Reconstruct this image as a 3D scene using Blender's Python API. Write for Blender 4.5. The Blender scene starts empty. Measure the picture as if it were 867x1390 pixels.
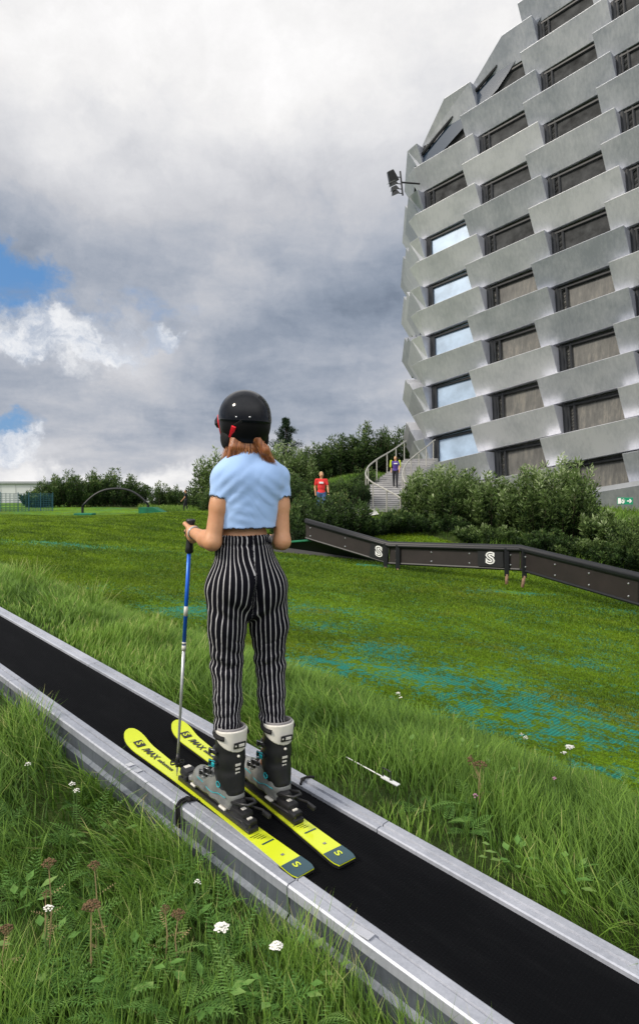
import bpy, bmesh, math, random
import numpy as np
from mathutils import Vector, Matrix
random.seed(7); RNG = np.random.default_rng(7)
scene = bpy.context.scene
COL = scene.collection
F = 867.0

# ------------------------------------------------------------------ survey of the place
def P(px, py, d):
    return Vector(((px-433.5)/F*d, d, (668-py)/F*d))
TH = math.atan2(944.5, 867.0)
U = np.array([-math.sin(TH), math.cos(TH)]); V = np.array([math.cos(TH), math.sin(TH)])
SL = 0.0991; H0 = -1.56
BL, BR = 1.66, 2.092                      # belt edges across (v)
def sstep(a, b, x):
    t = np.clip((x-a)/(b-a), 0, 1); return t*t*(3-2*t)
def belt_z(u): 
    u = np.asarray(u, float)
    return H0 + SL*np.where(u > 14, 14+6*np.tanh((u-14)/12), u)
def W(u, v, z=None, dz=0.0):
    z = float(belt_z(u)) if z is None else z
    return Vector((u*U[0]+v*V[0], u*U[1]+v*V[1], z+dz))
def vnoise(x, y, s=1.0, seed=0):
    x = np.asarray(x, float)*s; y = np.asarray(y, float)*s
    xi = np.floor(x); yi = np.floor(y); fx = x-xi; fy = y-yi
    fx = fx*fx*(3-2*fx); fy = fy*fy*(3-2*fy)
    def h(a, b):
        n = np.sin(a*127.1+b*311.7+seed*74.7)*43758.5453
        return n-np.floor(n)
    return ((h(xi, yi)*(1-fx)+h(xi+1, yi)*fx)*(1-fy)+(h(xi, yi+1)*(1-fx)+h(xi+1, yi+1)*fx)*fy)*2-1
def edge_v(u):                           # where the mown slope begins
    return 4.35+0.055*np.clip(u, -5, 40)+0.22*vnoise(u, 0*u, 0.7, 3)
def ground(x, y):
    x = np.asarray(x, float); y = np.asarray(y, float)
    u = x*U[0]+y*U[1]; v = x*V[0]+y*V[1]
    zb = belt_z(u)
    uu = np.where(u < 0, u, 27*np.tanh(u/27*1.05))
    vv = np.clip(v-4.5, -3, None); vv = np.where(vv > 0, 9.5*np.tanh(vv/9.5), vv)
    zt = -2.05+0.05*uu-0.05*vv
    near = zb-0.115+0.085*sstep(2.6, 4.0, u)-0.03*np.clip(1.57-v, 0, 8)+0.03*vnoise(x, y, 1.3, 5)
    t = sstep(2.2, 4.6, v)
    z = np.where(v < 1.9, near, (zb-0.07)*(1-t)+zt*t)
    z = np.where((v > 1.5) & (v < 2.22), zb-0.16, z)
    z = z+0.035*vnoise(x, y, 0.9, 1)*sstep(2.3, 3, v)*(1-0.6*sstep(4.5, 6, v))
    # bank behind the rail, right and centre
    e = sstep(17.5, 27.5, y+0.25*x)*sstep(-5, 1.5, x)
    z = z+e*(0.95+0.2*vnoise(x, y, 0.15, 2))
    z = z+sstep(28, 40, y)*sstep(-4, 3, x)*(1-sstep(12, 26, x))*1.5+sstep(45, 60, y)*sstep(-16, -2, x)*(1-sstep(10, 26, x))*.8
    z = z+0.5*np.exp(-(((x+5.2)/5)**2+((y-30)/7)**2))
    # far land drops below the hill
    far = np.hypot(x, y)
    z = z-14*sstep(75, 220, far)
    z = z+(-np.abs(np.clip(-y, 0, 60))*0.02)
    return z
def G(x, y): return float(ground(x, y))
def at_px(px, py, h=0.0, d0=1.5, d1=200):
    """point standing h above the ground seen in direction px,py"""
    d = d0
    while d < d1:
        p = P(px, py, d)
        if p.z <= G(p.x, p.y)+h: return p
        d *= 1.004
    return P(px, py, d1)

# ------------------------------------------------------------------ object helpers
def link(o, parent=None):
    COL.objects.link(o)
    if parent is not None: o.parent = parent
    return o
def tag(o, label=None, cat=None, group=None, kind=None):
    if label: o['label'] = label
    if cat: o['category'] = cat
    if group: o['group'] = group
    if kind: o['kind'] = kind
    return o
def empty(name, loc=(0, 0, 0), **k):
    o = bpy.data.objects.new(name, None); o.location = loc; o.empty_display_size = 0.2
    link(o); tag(o, **k); return o
def smooth(me, on=True):
    me.polygons.foreach_set('use_smooth', np.full(len(me.polygons), on)); me.update()
def np_mesh(name, verts, faces_list, mat=None, parent=None, sm=False, attrs=None, local=True):
    """faces_list: list of int arrays (n,k)"""
    me = bpy.data.meshes.new(name)
    verts = np.ascontiguousarray(verts, dtype=np.float32)
    if parent is not None and local:
        q_ = parent; off_ = np.zeros(3, np.float32)
        while q_ is not None: off_ += np.array(q_.location, dtype=np.float32); q_ = q_.parent
        verts = verts-off_
    me.vertices.add(len(verts)); me.vertices.foreach_set('co', verts.ravel())
    loops = np.concatenate([f.ravel() for f in faces_list]).astype(np.int32)
    tot = np.concatenate([np.full(len(f), f.shape[1]) for f in faces_list]).astype(np.int32)
    st = np.concatenate([[0], np.cumsum(tot)[:-1]]).astype(np.int32)
    me.loops.add(len(loops)); me.loops.foreach_set('vertex_index', loops)
    me.polygons.add(len(tot)); me.polygons.foreach_set('loop_start', st)
    try: me.polygons.foreach_set('loop_total', tot)
    except Exception: pass
    me.update(calc_edges=True); me.validate()
    for k, a in (attrs or {}).items():
        a = np.asarray(a, dtype=np.float32)
        if a.ndim == 1:
            at = me.attributes.new(k, 'FLOAT', 'POINT'); at.data.foreach_set('value', a)
        else:
            at = me.attributes.new(k, 'FLOAT_COLOR', 'POINT')
            b = np.ones((len(a), 4), np.float32); b[:, :3] = a; at.data.foreach_set('color', b.ravel())
    if mat: me.materials.append(mat)
    smooth(me, sm)
    o = bpy.data.objects.new(name, me)
    return link(o, parent)
class MB:
    """collects shapes and links them as ONE mesh"""
    def __init__(s): s.v = []; s.f = []
    def add(s, vs, fs):
        b = len(s.v); s.v += [Vector(v) for v in vs]; s.f += [[b+i for i in f] for f in fs]; return s
    def box(s, c, size, M=None, bev=0.0, taper=1.0):
        bm = bmesh.new(); bmesh.ops.create_cube(bm, size=1)
        for v in bm.verts:
            k = taper if v.co.z > 0 else 1
            v.co = Vector((v.co.x*size[0]*k, v.co.y*size[1]*k, v.co.z*size[2]))
        if bev: bmesh.ops.bevel(bm, geom=bm.edges[:], offset=bev, segments=2, affect='EDGES', profile=0.5)
        return s._bm(bm, c, M)
    def _bm(s, bm, c, M):
        R = M if M is not None else Matrix.Identity(3)
        c = Vector(c); bm.verts.index_update()
        s.add([R @ v.co + c for v in bm.verts], [[v.index for v in f.verts] for f in bm.faces]); bm.free(); return s
    def ball(s, c, size, M=None, seg=16):
        bm = bmesh.new(); bmesh.ops.create_uvsphere(bm, u_segments=seg, v_segments=max(6, seg//2), radius=1)
        for v in bm.verts: v.co = Vector((v.co.x*size[0], v.co.y*size[1], v.co.z*size[2]))
        return s._bm(bm, c, M)
    def tube(s, pts, r, seg=10, caps=True, flat=None):
        pts = [Vector(p) for p in pts]; n = len(pts)
        if not hasattr(r, '__len__'): r = [r]*n
        rings = []; up = None
        for i, p in enumerate(pts):
            t = (pts[min(i+1, n-1)]-pts[max(i-1, 0)]).normalized()
            if up is None:
                a = Vector((0, 0, 1)) if abs(t.z) < 0.95 else Vector((1, 0, 0))
                up = (a-t*a.dot(t)).normalized()
            else:
                up = (up-t*up.dot(t)).normalized()
            sd = t.cross(up)
            rings.append([p+(up*math.cos(2*math.pi*k/seg)*(flat or 1)+sd*math.sin(2*math.pi*k/seg))*r[i] for k in range(seg)])
        vs = [q for R in rings for q in R]; fs = []
        for i in range(n-1):
            for k in range(seg):
                a = i*seg+k; b = i*seg+(k+1) % seg
                fs.append([a, b, b+seg, a+seg])
        if caps:
            fs.append(list(range(seg))[::-1]); fs.append([(n-1)*seg+k for k in range(seg)])
        return s.add(vs, fs)
    def prism(s, prof, path):
        """prof: list of offsets (a,b); path: list of (origin, axisA, axisB)"""
        n = len(prof); vs = []; fs = []
        for (o, A, B) in path:
            vs += [Vector(o)+Vector(A)*a+Vector(B)*b for a, b in prof]
        for i in range(len(path)-1):
            for k in range(n):
                a = i*n+k; b = i*n+(k+1) % n
                fs.append([a, b, b+n, a+n])
        fs.append(list(range(n))[::-1]); fs.append([(len(path)-1)*n+k for k in range(n)])
        return s.add(vs, fs)
    def build(s, name, mat, parent=None, sm=False, auto=None, bev=0):
        me = bpy.data.meshes.new(name)
        off = Vector(parent.location) if parent is not None and parent.parent is None else Vector((0, 0, 0))
        if parent is not None and parent.parent is not None:
            q = parent
            while q is not None: off += Vector(q.location); q = q.parent
        me.from_pydata([v-off for v in s.v], [], s.f); me.update()
        bm = bmesh.new(); bm.from_mesh(me); bmesh.ops.recalc_face_normals(bm, faces=bm.faces); bm.to_mesh(me); bm.free()
        if mat: me.materials.append(mat)
        o = bpy.data.objects.new(name, me); link(o, parent)
        if sm:
            smooth(me)
            if auto:
                try: me.set_sharp_from_angle(angle=math.radians(auto))
                except Exception: pass
        if bev:
            m = o.modifiers.new('b', 'BEVEL'); m.width = bev; m.segments = 2; m.limit_method = 'ANGLE'
        return o

# ------------------------------------------------------------------ node helpers
class NT:
    def __init__(s, tree): s.t = tree; s.n = tree.nodes; s.l = tree.links
    def N(s, typ, ins=None, **props):
        n = s.n.new(typ)
        for k, v in props.items(): setattr(n, k, v)
        for k, v in (ins or {}).items(): s.put(n.inputs[k], v)
        return n
    def put(s, sock, v):
        if isinstance(v, bpy.types.NodeSocket): s.l.new(v, sock)
        elif isinstance(v, bpy.types.Node): s.l.new(v.outputs[0], sock)
        else:
            if sock.type == 'RGBA' and len(v) == 3: v = (*v, 1)
            sock.default_value = v
    def m(s, op, a, b=0.0, c=0.0, clamp=False):
        n = s.n.new('ShaderNodeMath'); n.operation = op; n.use_clamp = clamp
        s.put(n.inputs[0], a); s.put(n.inputs[1], b); s.put(n.inputs[2], c); return n.outputs[0]
    def vm(s, op, a, b=(0, 0, 0), out=0):
        n = s.n.new('ShaderNodeVectorMath'); n.operation = op
        s.put(n.inputs[0], a)
        if op == 'SCALE': s.put(n.inputs[3], b)
        else: s.put(n.inputs[1], b)
        return n.outputs[out]
    def mix(s, f, a, b, blend='MIX'):
        n = s.n.new('ShaderNodeMix'); n.data_type = 'RGBA'; n.blend_type = blend
        s.put(n.inputs[0], f); s.put(n.inputs[6], a); s.put(n.inputs[7], b); return n.outputs[2]
    def noise(s, scale, detail=4, rough=0.55, vec=None, dist=0.0, out=0):
        n = s.n.new('ShaderNodeTexNoise'); n.inputs['Scale'].default_value = scale
        n.inputs['Detail'].default_value = detail; n.inputs['Roughness'].default_value = rough
        n.inputs['Distortion'].default_value = dist
        if vec is not None: s.l.new(vec, n.inputs['Vector'])
        return n.outputs[out]
    def ramp(s, f, stops):
        n = s.n.new('ShaderNodeValToRGB'); s.put(n.inputs[0], f)
        e = n.color_ramp.elements
        while len(e) < len(stops): e.new(0.5)
        for el, (p, c) in zip(e, stops):
            el.position = p; el.color = (*c, 1) if hasattr(c, '__len__') else (c, c, c, 1)
        return n.outputs[0]
    def ss(s, x, a, b):
        n = s.n.new('ShaderNodeMapRange'); n.interpolation_type = 'SMOOTHSTEP'
        s.put(n.inputs[0], x); n.inputs[1].default_value = a; n.inputs[2].default_value = b
        n.inputs[3].default_value = 0; n.inputs[4].default_value = 1; return n.outputs[0]
    def bump(s, h, strength=0.3, dist=0.01):
        return s.N('ShaderNodeBump', {'Height': h, 'Strength': strength, 'Distance': dist}).outputs[0]
def material(name):
    m = bpy.data.materials.new(name); m.use_nodes = True
    t = NT(m.node_tree); b = m.node_tree.nodes['Principled BSDF']; return m, t, b
def simple(name, col, rough=0.5, metal=0.0, var=0.12, scale=8, bump=0.0, bscale=60, coat=0.0, spec=None, rvar=0.0):
    m, t, b = material(name)
    co = t.N('ShaderNodeTexCoord').outputs['Object']
    n = t.noise(scale, 5, 0.6, co)
    lo = tuple(c*(1-var) for c in col); hi = tuple(min(1, c*(1+var)) for c in col)
    t.put(b.inputs['Base Color'], t.ramp(n, [(0.3, lo), (0.7, hi)]))
    if rvar: t.put(b.inputs['Roughness'], t.m('ADD', t.m('MULTIPLY', n, rvar), rough-rvar/2))
    else: b.inputs['Roughness'].default_value = rough
    b.inputs['Metallic'].default_value = metal
    if coat: b.inputs['Coat Weight'].default_value = coat; b.inputs['Coat Roughness'].default_value = 0.05
    if spec is not None: b.inputs['Specular IOR Level'].default_value = spec
    if bump: t.put(b.inputs['Normal'], t.bump(t.noise(bscale, 4, 0.6, co), bump, 0.004))
    return m
M = {}
def mat_rubber():
    m, t, b = material('belt_rubber'); pos = t.N('ShaderNodeNewGeometry').outputs['Position']
    du = t.vm('DOT_PRODUCT', pos, (U[0], U[1], 0), out=1); dv = t.vm('DOT_PRODUCT', pos, (V[0], V[1], 0), out=1)
    mp = t.N('ShaderNodeCombineXYZ', {0: t.m('MULTIPLY', du, .25), 1: dv, 2: 0.0}).outputs[0]
    n = t.noise(9, 6, .65, mp); sp = t.noise(170, 2, .5, pos)
    dust = t.m('ADD', t.m('MULTIPLY', t.ss(n, .45, .75), .5), t.m('MULTIPLY', t.ss(sp, .70, .76), 1.2))
    edge = t.ss(t.m('ABSOLUTE', t.m('SUBTRACT', dv, (BL+BR)/2)), .15, .215)
    dust = t.m('ADD', dust, t.m('MULTIPLY', edge, t.m('MULTIPLY', n, .9)))
    c = t.mix(t.m('MINIMUM', dust, 1.0), (.0018, .0021, .0030), (.0065, .007, .0082))
    t.put(b.inputs['Base Color'], c); b.inputs['Roughness'].default_value = .8; b.inputs['Specular IOR Level'].default_value = .07
    rib = t.m('ABSOLUTE', t.m('SINE', t.m('MULTIPLY', du, 260.0))); rv = t.m('ABSOLUTE', t.m('SINE', t.m('MULTIPLY', dv, 260.0)))
    t.put(b.inputs['Normal'], t.bump(t.m('ADD', t.m('ADD', rib, rv), sp), .5, .003)); return m
M['rubber'] = mat_rubber()
M['black_plastic'] = simple('black_plastic', (0.012, 0.012, 0.014), 0.42, 0, 0.2, 20, 0.1, 90)
M['black_matte'] = simple('black_matte', (0.008, 0.008, 0.009), 0.7, 0, 0.2, 20, 0.1, 200, spec=0.3)
M['black_gloss'] = simple('black_gloss', (0.004, 0.0045, 0.006), 0.12, 0, 0.2, 6, 0.0, 60, coat=0.6, rvar=0.06)
M['white_plastic'] = simple('white_plastic', (0.62, 0.60, 0.55), 0.4, 0, 0.08, 12, 0.05)
M['grey_plastic'] = simple('grey_plastic', (0.20, 0.205, 0.20), 0.33, 0.15, 0.3, 9, 0.05, coat=0.3)
M['liner'] = simple('liner_foam', (0.22, 0.21, 0.22), 0.9, 0, 0.1, 30, 0.3, 300)
M['teal'] = simple('teal_plastic', (0.01, 0.32, 0.38), 0.35)
M['ski_yellow'] = simple('ski_yellow', (0.56, 0.64, 0.02), 0.28, 0, 0.05, 4, coat=0.3)
M['ski_teal'] = simple('ski_dark_teal', (0.015, 0.055, 0.075), 0.3, 0, 0.1, 10, coat=0.3)
M['ski_print'] = simple('ski_print', (0.02, 0.022, 0.02), 0.4)
M['steel'] = simple('steel', (0.45, 0.46, 0.48), 0.35, 0.9, 0.2, 20, rvar=0.2)
M['red'] = simple('red_plastic', (0.75, 0.015, 0.03), 0.35)
M['pole_blue'] = simple('pole_blue', (0.01, 0.12, 0.62), 0.3, 0.3, 0.1, 10)
M['pole_silver'] = simple('pole_silver', (0.55, 0.56, 0.58), 0.35, 0.7, 0.15, 14)
M['rail_panel'] = simple('rail_panel', (0.018, 0.013, 0.013), 0.55, 0, 0.25, 3, 0.15, 60)
M['rail_black'] = simple('rail_black_steel', (0.006, 0.007, 0.010), 0.5, 0.0, 0.2, 4)
M['rust'] = simple('rusty_post', (0.22, 0.13, 0.09), 0.8, 0.1, 0.4, 20, 0.3)
M['white_paint'] = simple('white_paint', (0.75, 0.76, 0.76), 0.5)
M['green_sign'] = simple('green_sign', (0.0, 0.22, 0.11), 0.45, 0, 0.05)
M['green_mat'] = simple('green_mat', (0.005, 0.13, 0.06), 0.8, 0, 0.3, 4, 0.4, 30)
M['dark_frame'] = simple('dark_frame', (0.015, 0.017, 0.02), 0.5, 0.2, 0.2, 3)
M['railing'] = simple('galvanised_railing', (0.45, 0.44, 0.40), 0.5, 0.5, 0.1, 5)
M['tee_red'] = simple('red_cloth', (0.62, 0.03, 0.03), 0.9, 0, 0.1, 9)
M['tee_purple'] = simple('purple_cloth', (0.06, 0.03, 0.22), 0.9, 0, 0.15, 9)
M['cloth_lime'] = simple('lime_cloth', (0.38, 0.5, 0.02), 0.9)
M['cloth_blue'] = simple('denim', (0.06, 0.12, 0.26), 0.9, 0, 0.2, 14)
M['cloth_dark'] = simple('dark_cloth', (0.015, 0.016, 0.022), 0.9)
M['white_cladding'] = simple('white_cladding', (0.55, 0.57, 0.58), 0.6, 0, 0.08, 0.2, 0.1, 2)
M['petal'] = simple('petal_white', (0.78, 0.77, 0.72), 0.8, 0, 0.12, 40)
M['seed'] = simple('seed_brown', (0.115, 0.072, 0.032), 0.95, 0, 0.5, 60)
M['stalk'] = simple('dry_stalk', (0.25, 0.19, 0.09), 0.85, 0, 0.35, 30)
M['stalk_green'] = simple('green_stalk', (0.07, 0.14, 0.03), 0.7, 0, 0.35, 30)
M['pink'] = simple('clover_pink', (0.38, 0.20, 0.28), 0.85, 0, 0.3, 60)

def mat_skin():
    m, t, b = material('skin'); co = t.N('ShaderNodeTexCoord').outputs['Object']
    n = t.noise(14, 5, 0.6, co)
    t.put(b.inputs['Base Color'], t.ramp(n, [(0.3, (0.47, 0.225, 0.115)), (0.7, (0.60, 0.315, 0.175))]))
    b.inputs['Roughness'].default_value = 0.48
    b.inputs['Subsurface Weight'].default_value = 0.12; b.inputs['Subsurface Radius'].default_value = (0.6, 0.25, 0.12)
    b.inputs['Subsurface Scale'].default_value = 0.012
    t.put(b.inputs['Normal'], t.bump(t.noise(260, 3, 0.6, co), 0.12, 0.002)); return m
M['skin'] = mat_skin()
def mat_tee():
    m, t, b = material('ribbed_cotton_blue'); co = t.N('ShaderNodeTexCoord').outputs['Object']
    n = t.noise(5, 4, 0.6, co)
    t.put(b.inputs['Base Color'], t.ramp(n, [(0.3, (0.31, 0.48, 0.80)), (0.7, (0.35, 0.52, 0.84))]))
    b.inputs['Roughness'].default_value = 0.9; b.inputs['Sheen Weight'].default_value = 0.25
    sx = t.N('ShaderNodeSeparateXYZ', {0: co})
    rib = t.m('SINE', t.m('MULTIPLY', t.m('ADD', sx.outputs[0], t.m('MULTIPLY', sx.outputs[1], 0.6)), 1300.0))
    t.put(b.inputs['Normal'], t.bump(t.m('ADD', t.m('MULTIPLY', rib, 0.25), t.noise(420, 2, 0.6, co)), 0.18, 0.0015)); return m
M['tee'] = mat_tee()
def mat_pants():
    m, t, b = material('striped_trouser_cloth')
    a = t.N('ShaderNodeAttribute', attribute_name='stripe').outputs['Fac']
    f = t.m('ABSOLUTE', t.m('SUBTRACT', t.m('FRACT', a), 0.5))
    line = t.m('SUBTRACT', 1.0, t.ss(f, 0.07, 0.115))
    co = t.N('ShaderNodeTexCoord').outputs['Object']
    n = t.noise(30, 3, 0.6, co)
    c = t.mix(line, (0.0035, 0.0035, 0.007), t.ramp(n, [(0.3, (.34, .34, .36)), (0.7, (.50, .49, .50))]))
    t.put(b.inputs['Base Color'], c); b.inputs['Roughness'].default_value = 0.9; b.inputs['Specular IOR Level'].default_value = .12
    t.put(b.inputs['Normal'], t.bump(t.noise(500, 2, 0.6, co), 0.12, 0.001)); return m
M['pants'] = mat_pants()
def mat_hair():
    m, t, b = material('auburn_hair'); co = t.N('ShaderNodeTexCoord').outputs['Object']
    mp = t.N('ShaderNodeMapping', {'Vector': co, 'Rotation': (0, 0, .3), 'Scale': (1, .5, 0.07)})
    n = t.noise(170, 4, 0.7, mp.outputs[0])
    t.put(b.inputs['Base Color'], t.ramp(n, [(0.3, (0.09, 0.025, 0.01)), (0.52, (0.30, 0.10, 0.03)), (0.75, (0.52, 0.22, 0.08))]))
    b.inputs['Roughness'].default_value = 0.38
    t.put(b.inputs['Normal'], t.bump(n, 0.6, 0.004)); return m
M['hair'] = mat_hair()
def mat_alu(name, base, dark, rough=0.42, metal=0.75, scale=1.0):
    m, t, b = material(name); co = t.N('ShaderNodeTexCoord').outputs['Object']
    info = t.N('ShaderNodeObjectInfo')
    sh = t.vm('ADD', co, t.vm('SCALE', t.N('ShaderNodeCombineXYZ', {0: info.outputs['Random'], 1: info.outputs['Random'], 2: 0.3}).outputs[0], 37.0))
    n1 = t.noise(0.55*scale, 5, 0.62, sh)
    mp = t.N('ShaderNodeMapping', {'Vector': sh, 'Scale': (6, 6, 0.5)})
    n2 = t.noise(1.2*scale, 5, 0.7, mp.outputs[0])
    f = t.m('ADD', t.m('ADD', t.m('MULTIPLY', n1, 0.42), .11), t.m('MULTIPLY', n2, 0.35))
    f = t.m('ADD', f, t.m('MULTIPLY', t.m('SUBTRACT', info.outputs['Random'], 0.5), 0.30))
    t.put(b.inputs['Base Color'], t.ramp(f, [(0.32, dark), (0.66, base)]))
    t.put(b.inputs['Roughness'], t.m('ADD', t.m('MULTIPLY', n1, 0.25), rough-0.12))
    b.inputs['Metallic'].default_value = metal
    t.put(b.inputs['Normal'], t.bump(n1, 0.12, 0.05)); return m
M['alu_panel'] = mat_alu('brushed_aluminium_cladding', (0.64, 0.65, 0.70), (0.33, 0.355, 0.415), .45, .50)
M['footing'] = simple('footing_grey', (.22, .235, .25), .6, .2, .15, .6)
M['alu_rail'] = mat_alu('aluminium_profile', (0.43, 0.45, 0.51), (0.22, 0.24, 0.285), 0.5, 0.35, 9)
M['galv'] = mat_alu('galvanised_sheet', (0.13, 0.15, 0.18), (0.045, 0.05, 0.065), 0.5, 0.35, 7)
def mat_screen():
    m, t, b = material('weathered_facade_screen'); co = t.N('ShaderNodeTexCoord').outputs['Object']
    mp = t.N('ShaderNodeMapping', {'Vector': co, 'Scale': (2.2, 2.2, 0.35)})
    n = t.noise(2.2, 7, 0.75, mp.outputs[0])
    n2 = t.noise(0.7, 4, 0.6, co)
    c = t.ramp(t.m('ADD', t.m('MULTIPLY', n, 0.6), t.m('MULTIPLY', n2, 0.4)), [(0.36, (0.025, 0.026, 0.026)), (0.52, (0.075, 0.075, 0.070)), (0.70, (0.20, 0.185, 0.155))])
    t.put(b.inputs['Base Color'], c); b.inputs['Roughness'].default_value = 0.55; return m
M['screen'] = mat_screen()
M['pane_blue'] = simple('sky_tinted_pane', (0.26, 0.35, 0.47), 0.4, 0.1, 0.3, 0.7, rvar=0.1)  # sky reflection painted in as a blue-grey base colour
M['pane_dark'] = simple('dark_streaked_pane', (0.050, 0.052, 0.054), 0.8, 0, 0.6, 1.2, spec=.1)
def mat_glass():
    m, t, b = material('dark_roof_glass')
    t.put(b.inputs['Base Color'], t.ramp(t.noise(0.4, 3), [(0.3, (0.01, 0.02, 0.04)), (0.7, (0.03, 0.06, 0.10))]))
    b.inputs['Roughness'].default_value = 0.08; b.inputs['Specular IOR Level'].default_value = 0.8; return m
M['glass'] = mat_glass()
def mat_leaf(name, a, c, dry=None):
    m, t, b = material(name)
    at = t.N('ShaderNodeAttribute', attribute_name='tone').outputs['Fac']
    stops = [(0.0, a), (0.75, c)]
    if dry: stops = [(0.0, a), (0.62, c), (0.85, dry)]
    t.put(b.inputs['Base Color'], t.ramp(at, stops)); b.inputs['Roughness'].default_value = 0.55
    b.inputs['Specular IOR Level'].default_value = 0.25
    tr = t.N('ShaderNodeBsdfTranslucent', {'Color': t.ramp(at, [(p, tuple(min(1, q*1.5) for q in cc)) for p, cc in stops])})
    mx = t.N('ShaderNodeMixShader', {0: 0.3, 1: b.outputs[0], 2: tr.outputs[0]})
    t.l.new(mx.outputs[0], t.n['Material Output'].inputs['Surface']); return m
M['grass'] = mat_leaf('grass_blades', (0.024, 0.070, 0.008), (0.19, 0.33, 0.045), (0.52, 0.46, 0.21))
M['turfblade'] = mat_leaf('turf_blades', (0.034, 0.075, 0.004), (0.21, 0.33, 0.012), (0.32, 0.33, 0.05))
M['willow'] = mat_leaf('willow_leaves', (0.010, 0.028, 0.006), (0.14, 0.215, 0.06), (0.36, 0.43, 0.24))
M['shrub'] = mat_leaf('dark_shrub_leaves', (0.008, 0.022, 0.006), (0.075, 0.135, 0.035), (0.17, 0.21, 0.07))
M['pine'] = mat_leaf('pine_needles', (0.006, 0.018, 0.010), (0.03, 0.06, 0.03))
M['weed'] = mat_leaf('weed_leaves', (0.03, 0.09, 0.02), (0.13, 0.27, 0.06), (0.22, 0.33, 0.10))
M['bark'] = simple('bark', (0.07, 0.05, 0.035), 0.9, 0, 0.3, 12, 0.4)

# ------------------------------------------------------------------ ground
def mat_ground():
    m, t, b = material('ground_cover')
    pos = t.N('ShaderNodeNewGeometry').outputs['Position']
    turf = t.N('ShaderNodeAttribute', attribute_name='turf').outputs['Fac']
    du = t.vm('DOT_PRODUCT', pos, (U[0], U[1], 0), out=1); dv = t.vm('DOT_PRODUCT', pos, (V[0], V[1], 0), out=1)
    # soil / rough grass
    n0 = t.noise(7, 6, 0.65, pos); n00 = t.noise(0.6, 4, 0.6, pos)
    soil = t.ramp(t.m('ADD', t.m('MULTIPLY', n0, 0.6), t.m('MULTIPLY', n00, 0.4)), [(0.35, (0.022, 0.040, 0.010)), (0.55, (0.055, 0.085, 0.02)), (0.75, (0.13, 0.14, 0.05))])
    # mown turf: streaks along the fall line
    mp = t.N('ShaderNodeCombineXYZ', {0: t.m('MULTIPLY', du, 0.35), 1: dv, 2: 0.0}).outputs[0]
    s1 = t.noise(2.3, 7, 0.72, mp, 0.6); s2 = t.noise(38, 4, 0.7, pos); s3 = t.noise(0.16, 4, 0.55, pos)
    s4 = t.noise(140, 2, 0.6, pos)
    tf = t.m('SUBTRACT', t.m('ADD', t.m('MULTIPLY', s1, 0.34), t.m('ADD', t.m('MULTIPLY', s2, 0.42), t.m('ADD', t.m('MULTIPLY', s3, 0.26), t.m('MULTIPLY', s4, 0.24)))), .11)
    g = t.ramp(tf, [(0.38, (0.022, 0.042, 0.002)), (0.47, (0.066, 0.125, 0.003)), (0.55, (0.125, 0.240, 0.006)), (0.66, (0.23, 0.40, 0.02))])
    br = t.noise(0.5, 5, 0.6, pos, 0.5)
    g = t.mix(t.m('MULTIPLY', t.ss(br, 0.50, 0.66), 0.6), g, (0.15, 0.145, 0.010))
    # teal matting that shows where the grass has worn away
    dx, dy = t.N('ShaderNodeSeparateXYZ', {0: pos}).outputs[0:2]
    pn = t.m('ADD', t.m('MULTIPLY', t.noise(.8, 4, 0.6, pos, 0.9), .5), .25)
    spots = 0.0
    for (cx, cy, ra, rb, amp) in PATCH:
        qx = t.m('DIVIDE', t.m('SUBTRACT', dx, cx), ra); qy = t.m('DIVIDE', t.m('SUBTRACT', dy, cy), rb)
        r2 = t.m('ADD', t.m('MULTIPLY', qx, qx), t.m('MULTIPLY', qy, qy))
        spots = t.m('ADD', spots, t.m('MULTIPLY', t.m('EXPONENT', t.m('MULTIPLY', r2, -1.0)), amp))
    hole = t.ss(t.m('ADD', t.m('ADD', pn, t.m('MULTIPLY', t.m('SUBTRACT', t.noise(9.5, 8, .80, pos, .8), .5), 1.8)), t.m('MULTIPLY', t.m('MINIMUM', spots, 1.15), 0.115)), 0.605, 0.66)
    gx = t.m('ABSOLUTE', t.m('SINE', t.m('MULTIPLY', du, 90.0))); gy = t.m('ABSOLUTE', t.m('SINE', t.m('MULTIPLY', dv, 90.0)))
    net = t.m('MULTIPLY', t.m('POWER', gx, 0.5), t.m('POWER', gy, 0.5))
    teal = t.mix(net, (0.025, 0.37, 0.33), (0.008, 0.12, 0.10))
    g = t.mix(t.m('MULTIPLY', hole, 0.85), g, teal)
    col = t.mix(t.ss(t.m('ADD', turf, t.m('MULTIPLY', t.m('SUBTRACT', n0, 0.5), 0.5)), 0.35, 0.65), soil, g)
    t.put(b.inputs['Base Color'], col); b.inputs['Roughness'].default_value = 0.95
    b.inputs['Specular IOR Level'].default_value = 0.12
    h = t.m('ADD', t.m('MULTIPLY', s2, 1.0), t.m('ADD', t.m('MULTIPLY', s1, 0.8), t.m('MULTIPLY', s4, 0.5)))
    t.put(b.inputs['Normal'], t.bump(h, 0.9, 0.045)); return m
def patch(px, py, ra, rb, amp):
    p = at_px(px, py); return (p.x, p.y, ra, rb, amp)
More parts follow.
